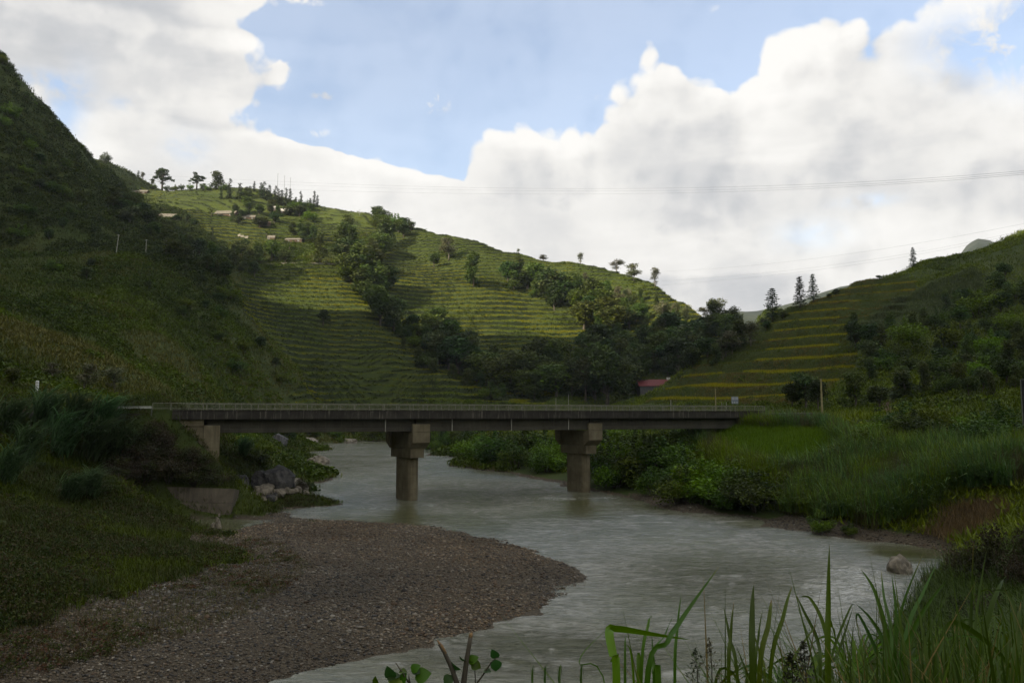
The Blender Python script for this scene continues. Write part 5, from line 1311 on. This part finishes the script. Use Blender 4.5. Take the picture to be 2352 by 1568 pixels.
mb = MB(); mb.box((0, 0, .8), (.34, .34, 1.7)); mb.box((0, 0, 1.69), (.36, .36, .08), taper=.5); mb.obj('post', M['white_paint'], e_, bevel=.01)
for k in (.55, 1.0, 1.4): mb = MB(); mb.box((0, 0, k), (.35, .35, .06)); mb.obj('band', M['steel'], e_)
# blue road sign: plain board with pale panels
sx_, sy_, sz_ = W(1688, 930, 172); e_ = empty('road_sign', (sx_, sy_, sz_ - 1.2), 0.1); tag(e_, 'blue grey road sign with pale panels behind the right end of the bridge', 'road sign')
for k in (-.5, .5): mb = MB(); mb.tube([(k, .06, -.8), (k, .06, 3.0)], .05, 6); mb.obj('post', M['steel'], e_)
mb = MB(); mb.box((0, 0, 2.25), (1.55, .05, 1.55)); bd = mb.obj('board', M['sign_blue'], e_)
for a, b, c_, d_ in ((-.38, 2.62, .66, .62), (.38, 2.62, .66, .62), (-.5, 1.8, .30, .44), (-.05, 1.8, .3, .44), (.45, 1.8, .3, .44)):
    mb = MB(); mb.box((a, -.035, b), (c_, .012, d_)); mb.obj('panel', M['sign_pale'], bd)
# dark narrow board at the right edge
sx_, sy_, sz_ = W(2349, 975, 100); e_ = empty('sign_board', (sx_, sy_, sz_), 0); tag(e_, 'tall dark narrow board cut by the right edge of the view', 'board')
mb = MB(); mb.box((.45, 0, 2.9), (.95, .08, 5.4)); mb.obj('panel', M['glass_dark'], e_); mb = MB(); mb.box((.0, -.05, 2.8), (.09, .1, 5.7)); mb.box((.93, -.05, 2.8), (.09, .1, 5.7)); mb.box((.465, -.05, 5.65), (.84, .1, .09)); mb.obj('frame', M['steel'], e_)
# guard rail left of the bridge
a = W(272, 934, 101); b = W(352, 936, 101.5); e_ = empty('guard_rail', (a[0], a[1], a[2] - .7)); tag(e_, 'pale metal guard rail in the grass leading to the left end of the bridge', 'guard rail'); L_ = b[0] - a[0]
mb = MB(); mb.box((L_ / 2, 0, .72), (L_, .06, .10)); mb.box((L_ / 2, 0, .56), (L_, .06, .10)); mb.obj('beam', M['white_paint'], e_)
for k in range(4): mb = MB(); mb.box((k * L_ / 3, .1, .1), (.12, .12, 1.3)); mb.obj('post', M['steel'], e_)


def wire(label, pts, rad=.05):
    P_ = [Vector(W(*p)) for p in pts]; out = []
    n_ = 40; xs = [p[0] for p in pts]
    for k in range(n_ + 1):
        xp = xs[0] + (xs[-1] - xs[0]) * k / n_; yv = float(np.interp(xp, xs, [p[1] for p in pts])); 
        co = np.polyfit(xs, [p[1] for p in pts], min(3, len(pts) - 1)); yv = float(np.polyval(co, xp)); Dv = float(np.interp(xp, [xs[0], xs[-1]], [pts[0][2], pts[-1][2]]))
        out.append(W(xp, yv, Dv))
    mb = MB(); mb.tube(out, rad * .62, 4); tag(mb.obj('power_line', M['wire']), label, 'power line')


wire('top wire of the long power line sagging across the whole sky', [(340, 402, 740), (700, 418, 660), (1180, 434, 540), (1700, 428, 380), (2380, 390, 200)], .055)
wire('middle wire of the long power line sagging across the whole sky', [(420, 415, 740), (700, 425, 660), (1180, 439, 540), (1700, 434, 380), (2380, 394, 200)], .05)
wire('bottom wire of the long power line sagging across the whole sky', [(430, 427, 740), (700, 435, 660), (1180, 447, 540), (1700, 439, 380), (2380, 398, 200)], .05)
wire('upper of three faint wires rising from the ridge trees to the right', [(1504, 624, 520), (1800, 602, 420), (2100, 560, 310), (2380, 508, 220)], .035)
wire('middle of three faint wires rising from the ridge trees to the right', [(1520, 645, 520), (1800, 622, 420), (2100, 580, 310), (2380, 522, 220)], .035)
wire('lowest of three faint wires rising from the ridge trees to the right', [(1520, 655, 520), (1800, 629, 420), (2100, 586, 310), (2380, 526, 220)], .035)

# ------------------------------------------------------------------ distant mountains
plain('far_forest', (0.018, 0.027, 0.015), (0.036, 0.046, 0.026), 0.02, bstr=.6, bdist=4)
def far_hill(label, prof, D, depth, seed):
    xs = np.linspace(prof[0][0], prof[-1][0], 150); yy_ = np.interp(xs, [p[0] for p in prof], [p[1] for p in prof]); rows = []
    for k, t in enumerate(np.linspace(0, 1, 26)):
        up = math.sin(min(1, t * 1.6) * math.pi / 2) if t < .625 else 1 - (t - .625) * 1.2
        P_ = np.array([W(a, b, D) for a, b in zip(xs, yy_)]); y = D - depth + depth * 1.6 * t
        z = P_[:, 2] * up; x = P_[:, 0] * (y / D) * 1.0; z = z + fbm(x + seed, np.full_like(x, y), 90, 4) * 26 * (.3 + .7 * up) * (0.15 if .5 < t < .7 else 1); rows.append(np.stack([x, np.full_like(x, y), z], -1))
    V = np.concatenate(rows); ii = np.arange(len(V)).reshape(26, 150); q = np.stack([ii[:-1, :-1], ii[:-1, 1:], ii[1:, 1:], ii[1:, :-1]], -1).reshape(-1, 4)
    tag(link('distant_hill', np_mesh('distant_hill', V, q, M['far_forest'], np.zeros((len(V), 3)), smooth=True)), kind='structure')


far_hill('', [(1350, 790), (1560, 760), (1600, 740), (1640, 727), (1680, 722), (1740, 718), (1790, 708), (1850, 690), (1900, 672), (1930, 662), (1960, 658), (2020, 670), (2150, 640), (2205, 590), (2222, 568), (2245, 555), (2275, 560), (2330, 590), (2500, 640), (2700, 660)], 1700, 500, 0)
far_hill('', [(1300, 800), (1500, 780), (1690, 752), (1760, 742), (1830, 725), (1920, 740), (2100, 760)], 1100, 300, 40)

# ------------------------------------------------------------------ haze
hz_mat = bpy.data.materials.new('haze_air'); hz_mat.use_nodes = True; T = NT(hz_mat.node_tree)
pv = T.n('ShaderNodeVolumePrincipled'); pv.inputs['Color'].default_value = (0.80, 0.87, 0.95, 1); pv.inputs['Density'].default_value = 0.00007; pv.inputs['Anisotropy'].default_value = 0.2
o_ = T.n('ShaderNodeOutputMaterial'); T.link(pv.outputs[0], o_.inputs['Volume'])
mb = MB(); mb.box((0, 925, 298), (3500, 2750, 604.4)); tag(mb.obj('haze', hz_mat), 'thin pale haze over the valley that fades the farthest hills', 'haze', kind='stuff')

# ------------------------------------------------------------------ foreground plants
def blade(pts, w_px, D, base_drop=True, wprof=None):
    """one broad blade through photo positions listed from base to tip, real width at distance D"""
    P_ = [Vector(W(a, b, D + .12 * i)) for i, (a, b) in enumerate(pts)]
    if base_drop: p0 = P_[0]; P_.insert(0, Vector((p0.x + (p0.x - P_[1].x) * .25, p0.y - .05, terrain_z(p0.x, p0.y) - .1)))
    path = []; n_ = len(P_)
    for i in range(n_ - 1):
        a = P_[max(0, i - 1)]; b = P_[i]; c_ = P_[i + 1]; d_ = P_[min(n_ - 1, i + 2)]
        for k in range(6):
            t = k / 6; path.append(.5 * ((2 * b) + (c_ - a) * t + (2 * a - 5 * b + 4 * c_ - d_) * t * t + (3 * b - a - 3 * c_ + d_) * t ** 3))
    path.append(P_[-1]); m = len(path); V = []; Fc = []; wd = w_px * D / F
    tw = random.uniform(-.5, .5)
    for i, p in enumerate(path):
        t = i / (m - 1); tg = (path[min(m - 1, i + 1)] - path[max(0, i - 1)]).normalized(); view = Vector((math.sin(tw + t * .8), math.cos(tw + t * .8), 0))
        sd_ = tg.cross(view).normalized(); nn = sd_.cross(tg).normalized()
        w2 = wd / 2 * (.8 + .4 * t if t < .5 else max(0.02, 1.0 - ((t - .5) / .5) ** 1.7)); V += [p - sd_ * w2 - nn * w2 * .35, p, p + sd_ * w2 - nn * w2 * .35]
        if i: b_ = 3 * i; Fc += [(b_ - 3, b_ - 2, b_ + 1, b_), (b_ - 2, b_ - 1, b_ + 2, b_ + 1)]
    return np.array([tuple(v) for v in V]), np.array(Fc)


def blade_clump(label, blades, cols, name='cane_grass', cat='grass clump'):
    parts = []
    for (pts, w_, D) in blades:
        v, f = blade(pts, w_, D); c_ = pick(cols, 1, rng, .2)[0]; tt_ = np.linspace(0, 1, len(v))[:, None]; dry = np.clip((tt_ - rng.uniform(.82, 1.1)) * 7, 0, 1); parts.append((v, f, c_ * (1.1 - .2 * tt_) * (1 - dry) + np.array([.16, .12, .05]) * dry))
    V, q, C = merge(parts); o = link(name, np_mesh(name, V, q, M['grass'], np.clip(C, 0, 1), smooth=True)); return tag(o, label, cat)


GC = [(0.045, 0.088, 0.008), (0.034, 0.070, 0.008), (0.058, 0.10, 0.010)]; GB = [(0.038, 0.072, 0.020), (0.05, 0.085, 0.026), (0.032, 0.062, 0.012)]
blade_clump('foremost cane clump with one blade snapped flat to the right and one long slanting blade', [
    ([(1416, 1600), (1408, 1510), (1399, 1447), (1420, 1442), (1500, 1455), (1584, 1468)], 21, 3.4),
    ([(1482, 1600), (1533, 1472), (1557, 1434), (1600, 1372), (1652, 1300)], 12, 3.6), ([(1436, 1600), (1437, 1456)], 6, 3.8), ([(1458, 1600), (1438, 1476)], 6, 3.8),
    ([(1470, 1600), (1465, 1499)], 13, 3.9), ([(1472, 1600), (1489, 1434), (1499, 1415)], 7, 3.9), ([(1488, 1600), (1530, 1454), (1546, 1416)], 8, 4.0), ([(1550, 1600), (1556, 1443), (1565, 1364)], 7, 4.2),
    ([(1503, 1600), (1500, 1500), (1497, 1455)], 7, 4.2), ([(1512, 1600), (1506, 1540), (1490, 1500)], 15, 4.0), ([(1395, 1600), (1330, 1520), (1392, 1446)], 3, 4.4)], GC)
blade_clump('group of stiff upright cane blades left of the tallest single blade', [
    ([(1696, 1600), (1676, 1465), (1662, 1392)], 8, 4.4), ([(1674, 1600), (1679, 1454), (1686, 1380)], 9, 4.4), ([(1729, 1600), (1727, 1421), (1731, 1342)], 15, 4.2),
    ([(1742, 1600), (1765, 1430), (1772, 1375)], 12, 4.4), ([(1765, 1600), (1800, 1410), (1819, 1346)], 10, 4.5), ([(1735, 1600), (1742, 1465), (1752, 1397)], 7, 4.7), ([(1800, 1600), (1825, 1510), (1882, 1424)], 9, 4.6),
    ([(1715, 1600), (1720, 1560), (1690, 1480)], 8, 4.8), ([(1700, 1600), (1650, 1570), (1600, 1575)], 6, 4.8), ([(1760, 1600), (1745, 1500), (1722, 1430)], 6, 5.0), ([(1640, 1600), (1690, 1540), (1715, 1500)], 7, 4.6)], GC)
blade_clump('tallest single upright cane blade with drooping side leaves', [
    ([(1903, 1600), (1903, 1380), (1905, 1250)], 13, 4.4), ([(1906, 1600), (1895, 1450), (1862, 1375), (1838, 1370)], 9, 4.4), ([(1900, 1600), (1912, 1500), (1950, 1400), (1962, 1385)], 6, 4.6), ([(1890, 1600), (1925, 1500), (1960, 1392)], 8, 4.8),
    ([(1885, 1600), (1880, 1480), (1845, 1400), (1826, 1360)], 8, 4.7), ([(1905, 1500), (1912, 1440), (1918, 1460), (1920, 1490)], 6, 4.5)], GC)
blade_clump('broad fountain of long blades spreading from one base right of the tallest blade', [
    ([(2045, 1600), (2040, 1480), (2010, 1360), (1976, 1305)], 11, 5.0), ([(2050, 1600), (2046, 1450), (2030, 1370), (2024, 1308)], 8, 5.0), ([(2052, 1600), (2058, 1420), (2048, 1320)], 9, 5.2), ([(2055, 1600), (2066, 1420), (2118, 1275)], 9, 5.1),
    ([(2062, 1600), (2085, 1440), (2120, 1360), (2150, 1296)], 9, 5.2), ([(2065, 1600), (2100, 1440), (2172, 1333)], 13, 5.0), ([(2040, 1600), (2030, 1480), (2000, 1420), (1965, 1385)], 9, 5.2), ([(2035, 1600), (2015, 1500), (1972, 1410), (1968, 1440)], 8, 5.3),
    ([(2060, 1600), (2120, 1500), (2200, 1460), (2280, 1470)], 7, 5.3), ([(2048, 1600), (2052, 1500), (2060, 1400)], 12, 5.4), ([(2038, 1600), (2042, 1500), (2052, 1440)], 12, 5.4)], GC + GB)
blade_clump('pair of narrow upright blades at right with one big blade arching to the corner', [
    ([(2228, 1600), (2230, 1421), (2236, 1243)], 8, 6.0), ([(2236, 1600), (2242, 1421), (2266, 1260)], 7, 6.0), ([(2150, 1600), (2160, 1480), (2190, 1428), (2270, 1476), (2330, 1540), (2362, 1580)], 13, 4.6), ([(2240, 1600), (2270, 1420), (2300, 1340), (2312, 1322)], 12, 6.2),
    ([(2300, 1600), (2330, 1420), (2310, 1360), (2280, 1355)], 8, 6.0), ([(2200, 1600), (2210, 1480), (2250, 1420), (2300, 1412)], 6, 6.1), ([(2330, 1620), (2340, 1450), (2345, 1380)], 14, 4.4), ([(2255, 1600), (2200, 1500), (2120, 1470), (2060, 1480)], 5, 6.3)], GB)
k_ = 0
for (a, D_, h_) in ((1960, 6.5, 150), (2110, 7.0, 190), (2180, 8, 170), (2290, 7, 210), (2340, 8.5, 240), (2000, 8.5, 120), (2130, 10, 160), (2240, 10.5, 180), (1850, 6.2, 100), (1790, 6.5, 80), (2320, 12, 190), (2070, 5.6, 130)):
    bl = []
    for j in range(16):
        dx = random.uniform(-95, 95); tp = h_ * random.uniform(.55, 1.05); dr = abs(dx) * .35
        bl.append(([(a + dx * .08, 1620), (a + dx * .3, 1600 - tp * .6), (a + dx * .75, 1600 - tp + dr * .2), (a + dx * 1.25, 1600 - tp + dr)], random.uniform(4, 9) * 5.5 / D_, D_ + random.uniform(-.3, .3)))
    blade_clump('leafy cane grass clump among the crowded blades of the lower right corner', bl, GB if k_ % 2 else GC)['group'] = 'lower right cane clumps'; k_ += 1
for a, h_, l in ((1218, 60, 'thin upright grass stem at the bottom edge right of the cut sapling'), (1247, 36, 'very short grass stem at the bottom edge, second right of the cut sapling'), (1280, 40, 'short grass stem at the bottom edge midway to the cane clump'), (1330, 30, 'last small grass stem at the bottom edge before the cane clump')):
    blade_clump(l, [([(a + 6, 1600), (a + 3, 1568), (a, 1568 - h_)], 2.5, 3.6), ([(a + 6, 1600), (a + 12, 1560)], 2.5, 3.6)], GB, 'grass_stem', 'grass stem')


def leafpoly(parts_, px, py, size_px, D, ang, tilt, col, curl=.2):
    s_ = size_px * D / F; prof = [(0, .02), (.12, .34), (.32, .5), (.55, .45), (.78, .26), (1, .0)]; ctr = Vector(W(px, py, D)); u = Vector((math.cos(ang), 0.25 * math.sin(tilt), math.sin(ang))); v = Vector((-math.sin(ang), math.sin(tilt), math.cos(ang) * math.cos(tilt))).normalized()
    nn = u.cross(v).normalized(); V = []; Fc = []
    for i, (t, w_) in enumerate(prof):
        c_ = ctr + u * (t - .5) * s_ + nn * (-curl * (t - .5) ** 2 * s_ * 2); V += [c_ - v * w_ * s_ + nn * w_ * s_ * .25, c_, c_ + v * w_ * s_ + nn * w_ * s_ * .25]
        if i: b_ = 3 * i; Fc += [(b_ - 3, b_ - 2, b_ + 1, b_), (b_ - 2, b_ - 1, b_ + 2, b_ + 1)]
    parts_.append((np.array([tuple(q) for q in V]), np.array(Fc), np.tile(col, (len(V), 1))))


LC = [(0.035, 0.085, 0.010), (0.030, 0.065, 0.022), (0.025, 0.055, 0.018)]
D_ = 3.3
e_ = empty('cut_sapling', W(1058, 1640, D_)); tag(e_, 'two broken off woody stems with a few heart shaped leaves at the bottom edge', 'sapling'); o_ = Vector(e_.location)


def local(parts_): return [(v - np.array(tuple(o_)), f, c_) for v, f, c_ in parts_]


def stem(name, pts, rads, mat, parent, sides=7):
    mb = MB(); mb.tube([tuple(Vector(W(a, b, D_)) - o_) for a, b in pts], [q * D_ / F for q in rads], sides); return mb.obj(name, M[mat], parent, smooth=True)


b0 = (1062, 1720)
e_.location.z = min(e_.location.z, e_.location.z)
stem('stem', [(1060, 2000), (1062, 1640), (1052, 1575), (1036, 1530), (1020, 1496), (1009, 1478)], [10, 8, 6, 5.2, 4.6, 4.0], 'bark', e_)
stem('broken_tip', [(1023, 1500), (1013, 1482), (1007, 1473), (1004, 1468)], [4.3, 4.1, 2.2, .4], 'wood_broken', e_)
stem('stem', [(1064, 2000), (1066, 1640), (1065, 1568), (1071, 1520), (1078, 1480), (1081, 1462)], [10, 8, 7, 5.6, 5.0, 4.8], 'bark', e_)
stem('broken_tip', [(1080, 1466), (1082, 1456), (1084, 1452)], [4.7, 4.4, 1.5], 'wood_broken', e_)
stem('side_twig', [(1066, 1600), (1090, 1575), (1110, 1548), (1128, 1520), (1142, 1508)], [3, 2.2, 1.8, 1.4, 1], 'twig', e_)
stem('side_twig', [(1090, 1590), (1092, 1560), (1090, 1525)], [1.6, 1.3, 1], 'twig', e_)
stem('side_twig', [(1072, 1518), (1066, 1508)], [1.4, .4], 'twig', e_)
for a, b, s_, an, ti, ci in ((1136, 1500, 24, 2.3, .5, 2), (1139, 1528, 27, -1.5, .4, 2), (1088, 1513, 25, .5, .9, 0), (1094, 1528, 24, -.4, .6, 0), (1043, 1528, 32, 2.5, 1.0, 1), (1032, 1560, 28, .5, .7, 1), (1063, 1512, 20, 2.7, 1.2, 2), (1120, 1540, 18, -.2, 1.2, 1), (1082, 1520, 16, 2.8, .8, 0)):
    ps = []; leafpoly(ps, a, b, s_, D_, an, ti, LC[ci]); V, q, C = merge(local(ps)); link('leaf', np_mesh('leaf', V, q, M['grass'], C, smooth=True), e_)
e_ = empty('leafy_sprig', W(925, 1640, D_)); tag(e_, 'low leafy sprig with rounded leaves left of the broken stems', 'sprig'); o_ = Vector(e_.location)
stem('twig', [(960, 2000), (955, 1640), (940, 1568), (922, 1540), (909, 1521)], [5, 3.5, 2.4, 1.6, 1.1], 'twig', e_); stem('twig', [(944, 1580), (940, 1560), (939, 1550)], [2, 1.8, 1.2], 'twig', e_)
for a, b, s_, an, ti, ci in ((896, 1543, 32, 2.2, .5, 2), (926, 1541, 18, -.1, 1.2, 0), (955, 1533, 24, .6, .8, 0), (957, 1542, 20, -.2, 1.0, 2), (972, 1550, 38, .3, .7, 0), (864, 1563, 22, 1.9, .9, 0), (912, 1565, 40, .6, .6, 0), (925, 1558, 30, 1.1, .9, 0), (905, 1553, 30, .2, 1.2, 1)):
    ps = []; leafpoly(ps, a, b, s_, D_, an, ti, LC[ci] if (a, b) != (912, 1565) else (0.16, 0.22, 0.07)); V, q, C = merge(local(ps)); link('leaf', np_mesh('leaf', V, q, M['grass'], C, smooth=True), e_)
for a, b0_, tpy, l, cc in ((1599, 1600, 1486, 'dark spiky weed with narrow whorled leaves standing left of the feathery seed head', (0.035, 0.045, 0.025)), (1632, 1600, 1466, 'feathery brownish seed head weed between the cane clumps', (0.075, 0.07, 0.045)), (1818, 1600, 1500, 'small dark weed between upright blades', (0.03, 0.035, 0.02)), (1848, 1600, 1472, 'thin weed with a dark tufted tip left of the tallest blade', (0.035, 0.035, 0.025))):
    DD = 4.3; bs0 = Vector(W(a, b0_, DD)); tp_ = Vector(W(a, tpy, DD)); e_ = empty('weed', bs0); tag(e_, l, 'weed'); mb = MB(); hgt = (tp_ - bs0).length
    mb.tube([(0, 0, -1.2), (0.01, 0, hgt * .5), (0, 0, hgt)], [.004, .003, .0015], 5); mb.obj('stalk', M['twig'], e_)
    n_ = 130; t = rng.random(n_); feath = 'feather' in l; P_ = np.stack([rng.normal(size=n_) * (.030 if feath else .034) * (1.15 - t), rng.normal(size=n_) * .03 * (1.15 - t), hgt * (.25 + .75 * t)], -1)
    V, q = leaf_quads(P_, .011 if feath else .017, rng, .1, .28); link('leaves', np_mesh('leaves', V, q, M['leaf'], np.repeat(pick([cc], n_, rng, .3), 4, 0)), e_)
# pale flowering bush behind the bridge near the house
plant('shrub', 1566, 930, 18, 20, 'small pale grey green bush behind the railing below the red roofed house', D=230)

# ------------------------------------------------------------------ labels: name each member of a small group by its order
ORD = 'leftmost,second,third,fourth,fifth,sixth,seventh,eighth,ninth,tenth,eleventh,twelfth,thirteenth,fourteenth,fifteenth,sixteenth,seventeenth,eighteenth,nineteenth,twentieth'.split(',')
grp = {}
for o in list(SC.objects):
    if o.parent is None and 'group' in o: grp.setdefault((o['group'], o['label']), []).append(o)
SHORT = {'right hill slope bushes': 'dark bush on the right hill', 'waterside shrubs right of the pier': 'shrub at the water beside second pier', 'valley floor wood': 'dark tree in wood behind bridge',
         'woodland band': 'dark tree in woods below ridge terraces', 'hillside bushes': 'bush on hillside below the poles', 'mountain bushes': 'bush on the steep shaded mountain', 'gully trees at the mountain foot': 'gully tree at steep mountain foot'}


def pxof(o):
    if o.type == 'MESH' and o.location.length < 1e-6: c_ = sum((Vector(b) for b in o.bound_box), Vector()) / 8
    else: c_ = o.location
    return float(proj(c_.x, c_.y, c_.z)[0])


for (g_, l), mem in grp.items():
    if len(mem) < 2: continue
    mem.sort(key=pxof)
    if len(mem) > 20:
        nch = math.ceil(len(mem) / 14); nch = min(nch, 5)
        parts_ = {2: ['left', 'right'], 3: ['left', 'middle', 'right'], 4: ['far left', 'inner left', 'inner right', 'far right'], 5: ['far left', 'left', 'middle', 'right', 'far right']}[nch]
        sz = math.ceil(len(mem) / nch); lab = SHORT.get(g_, l)
        for c_ in range(nch):
            for i, o in enumerate(mem[c_ * sz:(c_ + 1) * sz]):
                o['label'] = ' '.join((ORD[i] + (' from left' if i else '') + ' in the ' + parts_[c_] + ' part, ' + lab).split()[:16])
        continue
    for i, o in enumerate(mem):
        pre = ORD[i] + (' ' if i == 0 else ' from left, ') if i < len(mem) - 1 else 'rightmost '
        o['label'] = ' '.join((pre + l).split()[:16])
#END
